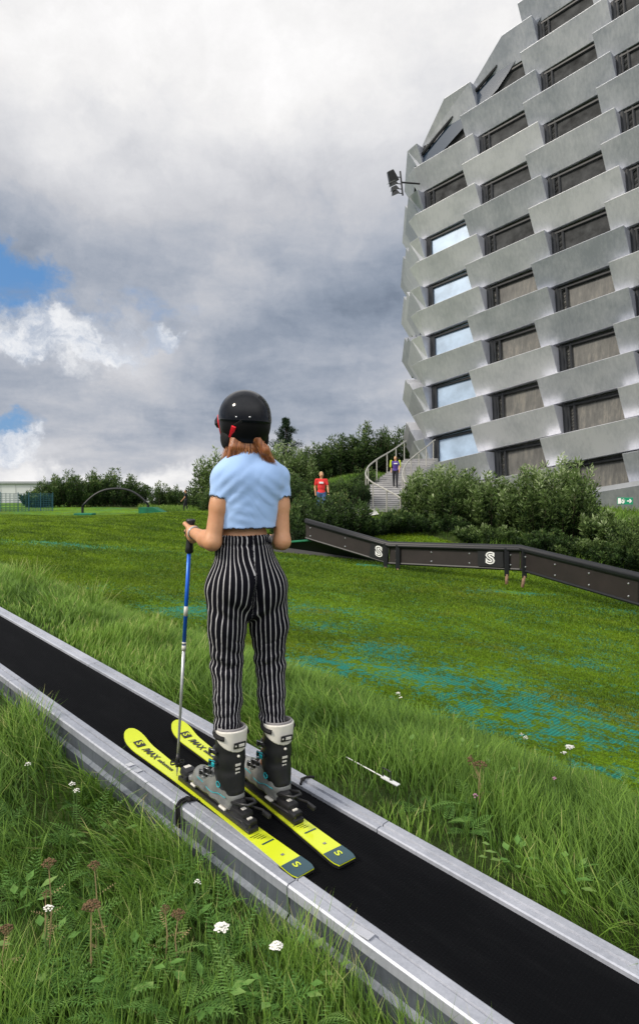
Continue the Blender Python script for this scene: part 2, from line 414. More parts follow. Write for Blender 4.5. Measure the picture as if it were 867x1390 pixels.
PATCH = [patch(735, 970, .6, .4, 1.5), patch(230, 830, .9, .6, 1.3), patch(560, 905, 1.3, .5, 1.0), patch(800, 1000, 1.2, .4, .9),
         patch(420, 830, 1.3, .6, .9), patch(60, 740, 6, 1.2, .7), patch(700, 805, .7, .25, 2.2), patch(505, 768, .5, .3, 2.2), patch(425, 905, .6, .35, 1.1),
         patch(640, 935, 1.0, .4, .9), patch(10, 735, 3, .9, .8), patch(450, 852, .6, .3, .9), patch(505, 880, .6, .3, 1.1), patch(475, 908, .5, .25, .9), patch(600, 930, .6, .25, .9), patch(655, 965, .45, .25, 1.0), patch(785, 992, .5, .25, 1.0), patch(845, 1008, .5, .2, 1.0), patch(790, 1045, .4, .2, .9), patch(800, 900, .8, .3, .8), patch(560, 1000, .4, .15, .7), patch(140, 800, 1, .5, .8), patch(850, 830, .8, .3, 1.2), patch(850, 1050, .5, .2, .8)]
M['ground'] = mat_ground()
def turf_mask(x, y):
    u = x*U[0]+y*U[1]; v = x*V[0]+y*V[1]
    a = sstep(-0.12, 0.12, v-edge_v(u))
    # far border of the slope: behind the rail, along the bank, then the crest at the left
    back = sstep(-0.6, 0.6, 13.5+0.0*x-(y-18.0)*0-(x*0.95+y*0.62)+3.2)
    back = np.where(x < 3, np.maximum(back, sstep(-1, 1, 27+1.2*np.clip(-x, -6, 12)-y)), back)
    return a*back
lin = lambda a, b, s: np.arange(a, b, s)
us = np.concatenate([-np.geomspace(9, 900, 26)[::-1], lin(-8.5, 22, 0.14), lin(22, 75, 0.7), np.geomspace(76, 2500, 30)])
vs = np.concatenate([-np.geomspace(7, 1800, 28)[::-1], lin(-6.5, 1.4, 0.16), [1.5, 1.56, 1.6, 2.14, 2.2, 2.26], lin(2.35, 20, 0.12), lin(20, 75, 0.7), np.geomspace(76, 2500, 30)])
UU, VV = np.meshgrid(us, vs, indexing='ij')
gx = UU*U[0]+VV*V[0]; gy = UU*U[1]+VV*V[1]; gz = ground(gx, gy)
idx = np.arange(gx.size).reshape(gx.shape)
quads = np.stack([idx[:-1, :-1], idx[:-1, 1:], idx[1:, 1:], idx[1:, :-1]], -1).reshape(-1, 4)[:, ::-1]
gv = np.stack([gx, gy, gz], -1).reshape(-1, 3)
gr = np_mesh('ground', gv, [quads], M['ground'], sm=True, attrs={'turf': turf_mask(gx, gy).ravel()})
tag(gr, 'grassy hillside with mown green slope and worn teal matting patches', 'ground', kind='structure')

# ------------------------------------------------------------------ blades of grass
def ribbons(name, base, hgt, wid, lean, az, tone, mat, droop=1.0, segs=3, label=None, cat=None, az2=None):
    n = len(base); T = np.linspace(0, 1, segs+1)
    dirx = np.cos(az); diry = np.sin(az)
    fa = az+np.pi/2 + (RNG.random(n)-.5)*1.6
    wx = np.cos(fa); wy = np.sin(fa)
    V_ = np.zeros((n, segs*2+1, 3), np.float32); tn = np.zeros((n, segs*2+1), np.float32)
    for i, s in enumerate(T):
        h = hgt*(s-0.32*droop*lean*s*s); out = hgt*lean*(s**1.9)
        cx = base[:, 0]+dirx*out; cy = base[:, 1]+diry*out; cz = base[:, 2]+h
        w = wid*(1-0.75*s**1.6)*0.5
        if i < segs:
            V_[:, 2*i] = np.stack([cx-wx*w, cy-wy*w, cz], -1); V_[:, 2*i+1] = np.stack([cx+wx*w, cy+wy*w, cz], -1)
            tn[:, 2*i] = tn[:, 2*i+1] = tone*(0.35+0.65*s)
        else:
            V_[:, 2*i] = np.stack([cx, cy, cz], -1); tn[:, 2*i] = tone
    k = segs*2+1; b = (np.arange(n)*k)[:, None]
    q = np.concatenate([b+np.array([[2*i, 2*i+1, 2*i+3, 2*i+2]]) for i in range(segs-1)], 0)
    tr = b+np.array([[2*segs-2, 2*segs-1, 2*segs]])
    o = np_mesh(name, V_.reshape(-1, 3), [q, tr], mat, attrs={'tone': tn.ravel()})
    return tag(o, label, cat, kind='stuff')
def scatter(n, u0, u1, v0, v1, bias=1.0):
    r = RNG.random(n)**bias; u = u0+(u1-u0)*r; v = v0+(v1-v0)*RNG.random(n)
    x = u*U[0]+v*V[0]; y = u*U[1]+v*V[1]; return u, v, x, y
def meadow(name, n, u0, u1, v0, v1, hfun, label, bias=1.0, keep=None, wide=0.0045, tonebase=0.32, dryness=0.07):
    u, v, x, y = scatter(n, u0, u1, v0, v1, bias)
    # gather into tufts
    c1 = vnoise(x, y, 3.3, 11); c2 = vnoise(x, y, 1.1, 12); c3 = vnoise(x, y, 0.45, 13)
    ok = (RNG.random(n) < 0.60+0.45*c1) 
    # in view (with margin)
    px = 433+867*x/np.maximum(y, .1); ok &= (y > 0.8) & (px > -420) & (px < 1500)
    if keep is not None: ok &= keep(u, v, x, y)
    u, v, x, y, c1, c2, c3 = (a[ok] for a in (u, v, x, y, c1, c2, c3)); n = len(u)
    z = ground(x, y)-0.01
    h = hfun(u, v, c1, c2, c3)*(0.55+0.75*RNG.random(n))
    dist = np.hypot(x, y)
    w = wide*(0.7+0.7*RNG.random(n))*np.clip(dist/2.6, 0.75, 2.4)
    lean = np.clip(0.35+0.45*RNG.random(n)+0.25*c2, 0.05, 1.15)
    az = 2.6*c2+1.7*c3+RNG.normal(0, 1.0, n)+math.pi*0.9
    tone = np.clip(tonebase+0.20*c1+0.17*c3+RNG.normal(0, .13, n), 0.03, 0.62)
    dry = RNG.random(n) < np.clip(dryness*(1+2.2*c3+1.2*c1)+.16*((v > 1.25) & (v < 1.6))+.12*((v > 2.1) & (v < 2.45)), 0.004, 1)
    tone = np.where(dry, 0.68+0.25*RNG.random(n), tone)
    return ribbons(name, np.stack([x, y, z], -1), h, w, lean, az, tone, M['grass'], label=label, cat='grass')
meadow('meadow_grass', 185000, -0.2, 9.5, -1.2, 1.53, lambda u, v, a, b, c: (0.155+0.06*a+0.05*b)*np.where(v > 1.3, 1.25, 1),
       'long tangled green grass on the near side of the conveyor', 1.25)
meadow('verge_grass', 215000, -1.3, 20, 2.24, 4.9, lambda u, v, a, b, c: (0.19+0.07*a+0.05*b)*np.clip(0.5+(v-2.2)*1.1, 0, 1)*np.clip(1.1-(v-edge_v(u)+.6)*1.0, .25, 1),
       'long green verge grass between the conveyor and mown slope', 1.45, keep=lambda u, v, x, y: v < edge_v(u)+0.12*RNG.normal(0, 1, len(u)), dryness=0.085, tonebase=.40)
# pale dry tufts along the verge crest
def tufts(name, pts, label):
    B = []; H = []; L = []; A = []; T = []
    for (px, py, hh, nb) in pts:
        p = at_px(px, py)
        for k in range(nb):
            a = random.random()*6.28; r = abs(random.gauss(0, 0.05*p.y/4))
            x, y = p.x+r*math.cos(a), p.y+r*math.sin(a)
            if 1.52 < x*V[0]+y*V[1] < 2.26: continue
            B.append((x, y, G(x, y)-.01)); H.append(hh*random.uniform(.5, 1.1)); L.append(random.uniform(.1, .75)); A.append(a+random.gauss(0, .6)); T.append(random.uniform(.62, .95) if random.random() < .8 else .4)
    d = np.array(B); dist = np.hypot(d[:, 0], d[:, 1])
    return ribbons(name, d, np.array(H), 0.004*np.clip(dist/2.6, .8, 2.5), np.array(L), np.array(A), np.array(T), M['grass'], label=label, cat='grass')
tufts('dry_grass', [(20, 800, .4, 120), (45, 805, .45, 160), (80, 815, .35, 120), (110, 830, .42, 160), (125, 838, .5, 120), (205, 870, .3, 150), (215, 880, .28, 90), (260, 895, .25, 60),
                    (600, 1210, .4, 26), (560, 1180, .45, 22), (700, 1100, .3, 20), (640, 1050, .3, 24), (240, 1140, .25, 120), (200, 1125, .16, 90), (262, 1165, .2, 90), (300, 1180, .2, 80), (150, 1075, .18, 60), (545, 1150, .15, 60), (500, 1130, .12, 60), (650, 1230, .15, 60), (10, 1000, .3, 25), (70, 950, .3, 30)],
      'pale dry grass tufts mixed into the long green grass')
# short mown turf in the nearer part of the slope
def short_turf(n, pmax, size, name, label):
    u = RNG.random(n)**1.45*38-3.0; v = edge_v(u)-0.1+(RNG.random(n)**1.5)*pmax*(.6+.4*np.clip(u/12, 0, 2))
    x = u*U[0]+v*V[0]; y = u*U[1]+v*V[1]; px = 433+867*x/np.maximum(y, .1)
    ok = (y > 3) & (y < 34) & (px > -220) & (px < 1350) & (turf_mask(x, y) > .5)
    hole = np.zeros(len(x))
    for (cx, cy, ra, rb, amp) in PATCH: hole += amp*np.exp(-((x-cx)/ra)**2-((y-cy)/rb)**2)
    ok &= RNG.random(n) > hole*0.6+0.25*(vnoise(u*.35, v, 3.1, 8) > .35)
    u, v, x, y = (a[ok] for a in (u, v, x, y)); n = len(u)
    c = vnoise(u*.4, v, 2.3, 21); c3 = vnoise(x, y, .5, 22)
    tone = np.clip(0.30+0.22*c+0.14*c3+RNG.normal(0, .19, n), .02, .9)
    ribbons(name, np.stack([x, y, ground(x, y)-.002], -1), size*(0.5+1.1*RNG.random(n))*np.clip(np.hypot(x, y)/9, 1, 2.2), 0.004*np.clip(np.hypot(x, y)/4, .8, 7), .3+.6*RNG.random(n), 6.28*RNG.random(n), tone, M['turfblade'], segs=2, label=label, cat='grass')
short_turf(780000, 14.0, 0.026, 'mown_grass', 'short mown grass covering the artificial ski slope')

# ------------------------------------------------------------------ ferny and broad weed leaves near the camera
def weeds():
    vs_, fs, tn = [], [], []
    def leaf(o, d, n_, L, w, tone):
        d = d.normalized(); s = d.cross(n_).normalized(); nn = s.cross(d)
        b = len(vs_)
        vs_.extend([o, o+d*L*.45+s*w*.5+nn*L*.04, o+d*L, o+d*L*.45-s*w*.5+nn*L*.04]); fs.append([b, b+1, b+2, b+3]); tn.extend([tone*.8, tone, tone, tone])
    spots = [(random.uniform(-10, 430), random.uniform(1180, 1400), 'fern') for _ in range(52)]
    spots += [(random.uniform(-10, 240), random.uniform(1080, 1250), 'fern') for _ in range(14)]
    spots += [(random.uniform(560, 880), random.uniform(1060, 1290), 'fern') for _ in range(22)]
    spots += [(random.uniform(0, 420), random.uniform(1130, 1390), 'broad') for _ in range(9)]+[(random.uniform(440, 860), random.uniform(1010, 1240), 'broad') for _ in range(9)]
    spots += [(540, 1042, 'broad'), (550, 1038, 'broad'), (160, 1150, 'broad'), (205, 1150, 'broad'), (760, 1215, 'broad')]
    for (px, py, kind) in spots:
        p = at_px(px, py); x, y = p.x, p.y
        u = x*U[0]+y*U[1]; v = x*V[0]+y*V[1]
        if 1.45 < v < 2.3: continue
        z = G(x, y)
        for k in range(random.randint(4, 8)):
            a = random.random()*6.28; L = random.uniform(.09, .2); up = random.uniform(.6, 1.4)
            d = Vector((math.cos(a), math.sin(a), up)).normalized(); side = Vector((-math.sin(a), math.cos(a), 0))
            q = Vector((x, y, z)); tone = random.uniform(.35, .8)
            if kind == 'fern':
                n_ = 13
                for i in range(n_):
                    s = i/(n_-1); q = q+d*L/n_; d = (d+Vector((0, 0, -.06))).normalized()
                    if i < 2: continue
                    w = .028*math.sin(math.pi*min(1, s*.9+.12))+.004
                    for sg in (-1, 1):
                        leaf(q, side*sg+d*.55, d.cross(side), w*1.25, .005, tone)
                    leaf(q, d, side.cross(d).cross(d), L/n_*1.6, .004, tone)
            else:
                st = q+d*L*.7
                leaf(st, Vector((math.cos(a), math.sin(a), .25)), Vector((0, 0, 1)), random.uniform(.035, .07), random.uniform(.02, .035), min(.85, tone+.15))
                leaf(q, d, side, L*.72, .003, tone*.6)
    o = np_mesh('meadow_weeds', np.array([tuple(v) for v in vs_]), [np.array(fs)], M['weed'], attrs={'tone': np.array(tn)})
    tag(o, 'feathery and broad weed leaves growing among the grass', 'weeds', kind='stuff')
weeds()

# ------------------------------------------------------------------ flower and seed stalks
def yarrow(px, py, h, label, head='petal', r=0.03, n=26, lean=(0, 0), group=None, branches=0):
    p = at_px(px, py, h); base = Vector((p.x+lean[0], p.y+lean[1], 0)); base.z = G(base.x, base.y)
    t = empty('yarrow_plant' if head != 'pink' else 'clover_plant', base, label=label, cat='flower' if head != 'seed' else 'seed head', group=group)
    top = Vector((p.x, p.y, p.z)); mb = MB(); mid = base.lerp(top, .55)+Vector((random.uniform(-.01, .01), random.uniform(-.01, .01), 0))
    mb.tube([base, mid, top-Vector((0, 0, .012))], [.0028, .0022, .0016], 6)
    fl = []
    for i in range(n):
        a = i*2.399; rr = r*math.sqrt((i+.5)/n); q = top+Vector((rr*math.cos(a), rr*math.sin(a), -.010*(rr/r)**2+random.uniform(-.003, .003)))
        fl.append(q)
        if i % 3 == 0: mb.tube([top-Vector((0, 0, .03)), q-Vector((0, 0, .004))], [.001, .0008], 4)
    for b in range(branches):
        a = random.random()*6.28; s = base.lerp(top, random.uniform(.5, .8)); e = s+Vector((math.cos(a)*.05, math.sin(a)*.05, .08))
        mb.tube([s, e], [.0015, .001], 5)
        for i in range(8): fl.append(e+Vector((random.gauss(0, .008), random.gauss(0, .008), random.gauss(0, .003))))
    mb.build('stem', M['stalk'] if head == 'seed' else M['stalk_green'], t)
    hb = MB()
    for q in fl:
        s = r*.17*random.uniform(.8, 1.3) if head != 'pink' else r*.4
        if head == 'petal':
            for k in range(5):
                a = k*1.257+random.random(); hb.ball(q+Vector((math.cos(a)*s*.8, math.sin(a)*s*.8, 0)), (s*.62, s*.62, s*.35), None, 6)
        else: hb.ball(q, (s, s, s*.8), None, 6)
    hb.build('flower_head' if head != 'seed' else 'seed_head', M[head], t, sm=True)
    # a few feathery leaves on the stem
    for k in range(4):
        lf = MB(); q = base.lerp(top, .15+.17*k); a = random.random()*6.28; d = Vector((math.cos(a), math.sin(a), .35))
        sd = Vector((-math.sin(a), math.cos(a), 0))
        for j in range(7):
            c = q+d*(.008*j)
            for sg in (-1, 1):
                e = c+(sd*sg+d*.6).normalized()*.012*(1-abs(j-3)/5)
                lf.add([c, c+d*.003, e], [[0, 1, 2]])
        lf.build('leaf', M['stalk'] if head == 'seed' else M['weed'], t)
    return t
yarrow(301, 1256, .17, 'larger pair of white yarrow heads low in the grass, left of the other bright bloom', r=.022, n=34)
yarrow(375, 1281, .17, 'round white yarrow head nearest the metal side of the conveyor', r=.02, n=34)
yarrow(66, 1230, .24, 'small white yarrow beside the tall brown stalk at lower left', r=.014, n=20)
yarrow(98, 1062, .2, 'small white yarrow, upper one of the close pair in the near grass', r=.013, n=16)
yarrow(104, 1071, .19, 'small white yarrow, lower one of the close pair in the near grass', r=.013, n=16)
yarrow(38, 1035, .2, 'tiny pale yarrow at the far left of the near grass', r=.012, n=14)
yarrow(268, 1195, .16, 'small white bud beside the dry patch against the conveyor', r=.011, n=14)
yarrow(773, 1012, .34, 'tall white yarrow standing against the mown slope on the right', r=.022, n=30, branches=2)
yarrow(713, 1000, .3, 'tall thin yarrow with small pale head at the verge edge', r=.013, n=14, branches=1)
yarrow(540, 940, .3, 'lone pale yarrow against the slope, centre right verge', r=.015, n=14, branches=1)
yarrow(66, 1168, .34, 'tall brown seed head rising highest in the left foreground', head='seed', r=.02, n=30)
yarrow(124, 1226, .25, 'wide rusty brown seed head in the lower left foreground', head='seed', r=.026, n=36)
yarrow(128, 1171, .30, 'brown seed head on a bent stalk in the middle of the near grass', head='seed', r=.018, n=26, lean=(.05, 0))
yarrow(224, 1230, .2, 'small dark seed head above the ferny weeds', head='seed', r=.014, n=22)
yarrow(242, 1238, .19, 'flat brown seed head right of the small dark one', head='seed', r=.022, n=26)
yarrow(8, 1258, .2, 'brown seed head at the left border of the picture', head='seed', r=.02, n=26)
yarrow(62, 1210, .24, 'short brown seed head under the tallest one', head='seed', r=.012, n=18)
yarrow(652, 1035, .25, 'brown seed stalk behind the small verge flowers', head='seed', r=.03, n=20, branches=3)
yarrow(752, 1055, .22, 'pink clover bloom in the verge grass on the right', head='pink', r=.009, n=9)
yarrow(645, 1078, .16, 'pale pink clover bloom in the middle of the verge grass', head='pink', r=.010, n=8)

# ------------------------------------------------------------------ conveyor lift
conv = empty('conveyor_lift', W(2, (BL+BR)/2, dz=-.2), label='black rubber magic carpet ski conveyor between two aluminium side rails', cat='conveyor')
ulist = list(np.concatenate([np.arange(-3, 14, .5), np.arange(14, 26, 1.0)]))
def strip(name, prof, mat, bev=0, sm=False, U0=None, U1=None):
    mb = MB(); path = []
    for u in (ulist if U0 is None else [U0, U1]):
        path.append((W(u, 0, dz=0), Vector((V[0], V[1], 0)), Vector((0, 0, 1))))
    mb.prism(prof, path); return mb.build(name, mat, conv, bev=bev)
strip('belt', [(BL-.03, -.03), (BR+.03, -.03), (BR+.03, 0), (BL-.03, 0)], M['rubber'])
def rail_prof(s):     # s=+1: mirrored for the right rail ; returned in v,z
    p = [(0, -.012), (0, .014), (-.006, .018), (-.030, .018), (-.033, .010), (-.040, .010), (-.043, .020), (-.078, .020), (-.084, .014), (-.084, -.018), (-.02, -.018)]
    return p
left = [(BL+a, z) for a, z in rail_prof(1)]
right = [(BR-a, z) for a, z in rail_prof(1)]
seg = 2.4; u = -3.2; k = 0
while u < 20:
    for side, prof in (('l', left), ('r', right)):
        strip('side_rail', prof, M['alu_rail'], U0=u+.0025, U1=min(u+seg-.0025, 26))
    # galvanised skirt
    sk = [(BL-.074, -.020), (BL-.074, -.085), (BL-.092, -.10), (BL-.092, -.26), (BL-.086, -.26), (BL-.086, -.102), (BL-.066, -.088), (BL-.066, -.020)]
    strip('skirt_panel', sk, M['galv'], U0=u+.004, U1=u+seg-.004)
    sk2 = [(BR+.074, -.020), (BR+.080, -.020), (BR+.080, -.2), (BR+.074, -.2)]
    strip('skirt_panel', sk2, M['galv'], U0=u+.004, U1=u+seg-.004)
    u += seg; k += 1
# a joint plate, straps and screws
def hit_u(px, py, dz=0):
    rx = (px-433.5)/F; rz = (668-py)/F; y = (-H0-dz)/(-rz+SL*(rx*U[0]+U[1])); return y*(rx*U[0]+U[1]), y*(rx*V[0]+V[1])
def on_rail(u, v, a, b, h, name, mat, dz=.02, bev=.001):
    mb = MB(); R = Matrix((( U[0], V[0], 0), (U[1], V[1], 0), (0, 0, 1)))
    mb.box(W(u, v, dz=dz+h/2), (a, b, h), R, bev); return mb.build(name, mat, conv)
uu_, _ = hit_u(491, 1272)
on_rail(uu_, BL-.060, .09, .034, .003, 'joint_plate', M['alu_panel'], .0205)
for (px, py) in ((200, 1048),): 
    u2, _ = hit_u(px, py); on_rail(u2, BL-.06, .035, .03, .003, 'joint_plate', M['alu_panel'], .0205); on_rail(u2+.07, BL-.06, .035, .03, .003, 'joint_plate', M['alu_panel'], .0205)
def strap(px, py, v0, v1, down=False):
    u0, _ = hit_u(px, py); mb = MB(); pts = []
    for s in np.linspace(0, 1, 7): pts.append(W(u0+.02*math.sin(s*3), v0+(v1-v0)*s, dz=.022+.006*math.sin(s*3.1)))
    if down: pts.append(W(u0, v1+.0*1, dz=-.01)); pts.append(W(u0, v1, dz=-.06))
    mb.tube(pts, .006, 6); mb.ball(pts[2], (.012, .012, .008), None, 8); mb.build('strap', M['black_matte'], conv)
strap(263, 1092, BL+.0, BL-.095, True)
strap(425, 1063, BR+.0, BR+.095)
strap(262, 1096, BL+.0, BL-.095, True)

# ------------------------------------------------------------------ white strip lying in the verge
p1 = at_px(470, 1028, .06); p2 = at_px(540, 1066, .06)
ws = empty('marker_strip', (p2.x, p2.y, G(p2.x, p2.y)), label='thin white strip with a small black handle lying in the verge grass', cat='strip')
mb = MB(); d = (p2-p1).normalized()
R = Matrix((d, d.cross(Vector((0, 0, -1))).normalized(), Vector((0, 0, 1)))).transposed()
mb.box(p1.lerp(p2, .86), ((p2-p1).length*.3, .025, .006), R, .001); mb.tube([p1, p1.lerp(p2, .75)], .003, 6); mb.build('strip', M['white_paint'], ws)
mb = MB(); c = p1.lerp(p2, .72); mb.tube([c, c+Vector((0, 0, .045)), c+d*.05+Vector((0, 0, .045)), c+d*.05], .004, 6); mb.build('handle', M['black_plastic'], ws)

# ------------------------------------------------------------------ sdf modelling
class Vox:
    def __init__(s, lo, hi, h):
        s.lo = np.array(lo, float); s.h = h; s.n = np.ceil((np.array(hi)-s.lo)/h).astype(int)+1
        s.D = np.full(s.n, 1.0, np.float32)
    def sub(s, lo, hi):
        a = np.clip(np.floor((np.array(lo)-s.lo)/s.h).astype(int), 0, s.n); b = np.clip(np.ceil((np.array(hi)-s.lo)/s.h).astype(int)+1, 0, s.n)
        ax = [s.lo[i]+s.h*np.arange(a[i], b[i]) for i in range(3)]
        X, Y, Z = np.meshgrid(*ax, indexing='ij', sparse=True); return tuple(slice(a[i], b[i]) for i in range(3)), X, Y, Z
    def comb(s, sl, d, k, op='u'):
        a = s.D[sl]; d = d.astype(np.float32)
        if a.size == 0: return
        if op == 'u':
            if k <= 0: s.D[sl] = np.minimum(a, d)
            else:
                h = np.maximum(k-np.abs(a-d), 0)/k; s.D[sl] = np.minimum(a, d)-h*h*k*.25
        else:
            d = -d
            if k <= 0: s.D[sl] = np.maximum(a, d)
            else:
                h = np.maximum(k-np.abs(a-d), 0)/k; s.D[sl] = np.maximum(a, d)+h*h*k*.25
    def cone(s, a, b, ra, rb, k=.01, op='u', flat=None):
        a = np.array(a, float); b = np.array(b, float); R = max(ra, rb)*1.05+k+3*s.h
        sl, X, Y, Z = s.sub(np.minimum(a, b)-R, np.maximum(a, b)+R)
        ab = b-a; L2 = max(ab@ab, 1e-9)
        t = np.clip(((X-a[0])*ab[0]+(Y-a[1])*ab[1]+(Z-a[2])*ab[2])/L2, 0, 1)
        dx = X-a[0]-t*ab[0]; dy = Y-a[1]-t*ab[1]; dz = Z-a[2]-t*ab[2]
        if flat is not None:      # (axis, factor): thickness scaled along axis
            ax, f = np.array(flat[0], float), flat[1]; ax = ax/np.linalg.norm(ax)
            c = dx*ax[0]+dy*ax[1]+dz*ax[2]; g = 1/f-1
            d = np.sqrt(dx*dx+dy*dy+dz*dz+c*c*((1/f)**2-1))
            d = (d-(ra+(rb-ra)*t))*min(f, 1)**.5
        else: d = np.sqrt(dx*dx+dy*dy+dz*dz)-(ra+(rb-ra)*t)
        s.comb(sl, d, k, op); return s
    def ell(s, c, r, R=None, k=.01, op='u'):
        c = np.array(c, float); r = np.array(r, float); m = r.max()+k+3*s.h
        sl, X, Y, Z = s.sub(c-m, c+m); R = np.eye(3) if R is None else np.array(R)
        q = [(R[0, i]*(X-c[0])+R[1, i]*(Y-c[1])+R[2, i]*(Z-c[2])) for i in range(3)]
        k0 = np.sqrt(sum((q[i]/r[i])**2 for i in range(3))); k1 = np.sqrt(sum((q[i]/r[i]**2)**2 for i in range(3)))+1e-6
        s.comb(sl, k0*(k0-1)/k1, k, op); return s
    def box(s, c, r, R=None, rd=.005, k=.0, op='u'):
        c = np.array(c, float); r = np.array(r, float)/1.0; m = np.linalg.norm(r)+k+3*s.h
        sl, X, Y, Z = s.sub(c-m, c+m); R = np.eye(3) if R is None else np.array(R)
        q = [np.abs(R[0, i]*(X-c[0])+R[1, i]*(Y-c[1])+R[2, i]*(Z-c[2]))-(r[i]-rd) for i in range(3)]
        d = np.sqrt(sum(np.maximum(x, 0)**2 for x in q))+np.minimum(np.maximum(np.maximum(q[0], q[1]), q[2]), 0)-rd
        s.comb(sl, d, k, op); return s
    def plane(s, p, n, k=0.0):            # keep the side opposite to n
        n = np.array(n, float); n = n/np.linalg.norm(n); sl, X, Y, Z = s.sub(s.lo, s.lo+s.h*s.n)
        d = (X-p[0])*n[0]+(Y-p[1])*n[1]+(Z-p[2])*n[2]
        s.comb(sl, -d, k, 'd'); return s
    def warp(s, fn):
        sl, X, Y, Z = s.sub(s.lo, s.lo+s.h*s.n); s.D += np.broadcast_to(fn(X, Y, Z), s.D.shape).astype(np.float32); return s
    def mesh(s, name, mat, parent=None, attrs=None, relax=1):
        D = np.pad(s.D, 1, constant_values=1.0); lo = s.lo-s.h
        S = D < 0; n = np.array(D.shape)-1
        cs = [S[i:i+n[0], j:j+n[1], k:k+n[2]] for i in (0, 1) for j in (0, 1) for k in (0, 1)]
        al = np.logical_and.reduce(cs); an = np.logical_or.reduce(cs); act = an & ~al
        I = np.argwhere(act); pos = np.zeros((len(I), 3)); cnt = np.zeros(len(I))
        corners = [(i, j, k) for i in (0, 1) for j in (0, 1) for k in (0, 1)]
        dv = {c: D[I[:, 0]+c[0], I[:, 1]+c[1], I[:, 2]+c[2]] for c in corners}
        for c in corners:
            for ax in range(3):
                if c[ax]: continue
                e = list(c); e[ax] = 1; e = tuple(e); a, b = dv[c], dv[e]; m = (a < 0) != (b < 0)
                t = np.where(m, a/np.where(m, a-b, 1), 0)
                p = np.array(c, float)[None, :].repeat(len(I), 0); p[:, ax] += t
                pos[m] += p[m]; cnt[m] += 1
        pos = pos/np.maximum(cnt, 1)[:, None]
        verts = (I+pos)*s.h+lo
        idm = np.full(act.shape, -1, np.int64); idm[act] = np.arange(len(I))
        F_ = []
        for ax in range(3):
            o = [1, 1, 1]; o[ax] = 0
            A = S[tuple(slice(o[i], n[i]) if i != ax else slice(0, n[i]) for i in range(3))]
            B = S[tuple(slice(o[i], n[i]) if i != ax else slice(1, n[i]+1) for i in range(3))]
            C = np.argwhere(A != B); sg = A[tuple(C.T)]
            C = C+np.array(o); b, c = (ax+1) % 3, (ax+2) % 3
            def cell(db, dc):
                q = C.copy(); q[:, b] += db; q[:, c] += dc; return idm[tuple(q.T)]
            q = np.stack([cell(-1, -1), cell(0, -1), cell(0, 0), cell(-1, 0)], -1)
            q[~sg] = q[~sg][:, ::-1]; F_.append(q)
        faces = np.concatenate(F_); faces = faces[(faces >= 0).all(1)]
        for _ in range(relax):
            acc = np.zeros_like(verts); c_ = np.zeros(len(verts))
            for i in range(4):
                a, b = faces[:, i], faces[:, (i+1) % 4]
                for k in range(3):
                    acc[:, k] += np.bincount(a, verts[b, k], len(verts))+np.bincount(b, verts[a, k], len(verts))
                c_ += np.bincount(a, minlength=len(verts))+np.bincount(b, minlength=len(verts))
            verts = verts*.5+.5*acc/np.maximum(c_, 1)[:, None]
        at = attrs(verts) if attrs else None
        return np_mesh(name, verts, [faces], mat, parent, sm=True, attrs=at)
def wob(X, Y, Z, f, seed=0):
    return (np.sin(f*(X+.7*Z)+seed)*np.sin(f*1.3*(Y-.4*X)+1.7*seed)+np.sin(f*.8*(Z+.3*Y)+2.1*seed)*np.sin(f*1.1*(X+.2*Z)+.6*seed))*.5
def yawm(a): c, s = math.cos(a), math.sin(a); return np.array([[c, -s, 0], [s, c, 0], [0, 0, 1]])

# ------------------------------------------------------------------ the skier
J = lambda px, py, d: np.array(P(px, py, d))
YT = math.radians(24); FW = np.array([-math.sin(YT), math.cos(YT), 0]); RT = np.array([math.cos(YT), math.sin(YT), 0]); UPV = np.array([0, 0, 1.])
RB = np.stack([RT, FW, UPV], 1)
skier_base = Vector(((W(2.15, 1.78)).x, (W(2.15, 1.78)).y, float(belt_z(2.15))+.065))
SK = empty('person', skier_base, label='woman skier in black helmet, light blue crop top and striped trousers riding the conveyor', cat='person')
pel = J(334, 792, 2.76); wst = J(331, 735, 2.765); rib = J(334, 690, 2.765); chest = J(336, 655, 2.765); neck = J(335, 617, 2.77); head = J(332, 575, 2.79)
shL = J(305, 648, 2.70); shR = J(378, 648, 2.83); elL = J(288, 736, 2.67); elR = J(383, 735, 2.80)
haL = J(261, 722, 2.845); haR = J(366, 733, 3.02)
hipL = J(311, 795, 2.72); hipR = J(360, 795, 2.80); knL = J(309, 902, 2.74); knR = J(366, 900, 2.83)
anL = np.array(W(2.13, 1.703, dz=.14)); anR = np.array(W(2.06, 1.898, dz=.14))
bootL_top = np.array(W(2.085, 1.703, dz=.38)); bootR_top = np.array(W(2.015, 1.898, dz=.38))
def head_shape(B, infl=0.0):
    Y = math.radians(24); R = yawm(Y)
    B.ell(head+UPV*.015, (.073+infl, .088+infl, .098+infl), R, .02)
    f = R @ np.array([0, 1, 0])
    B.ell(head+f*.022-UPV*.055, (.052, .055, .045), R, .03)
    B.ell(head+f*.088-UPV*.012, (.012, .018, .026), R, .012)                      # nose
    B.ell(head+f*.078-UPV*.052, (.024, .014, .007), R, .008)                      # lips
    for s in (-1, 1):
        r_ = R @ np.array([s, 0, 0]); B.ell(head+f*.076+r_*.030+UPV*.012, (.013, .010, .009), R, .006)
        B.ell(head+r_*.074-UPV*.01, (.010, .018, .028), R, .01)
def arm(B, sh, el, ha, infl=0.0):
    B.cone(sh, sh+(el-sh)*.45, .040+infl, .039+infl, .03); B.cone(sh+(el-sh)*.4, el, .039+infl, .034+infl, .02)
    m = el+(ha-el)*.3; B.cone(el, m, .035+infl, .036+infl, .02); B.cone(m, ha, .035+infl, .0225+infl, .02)
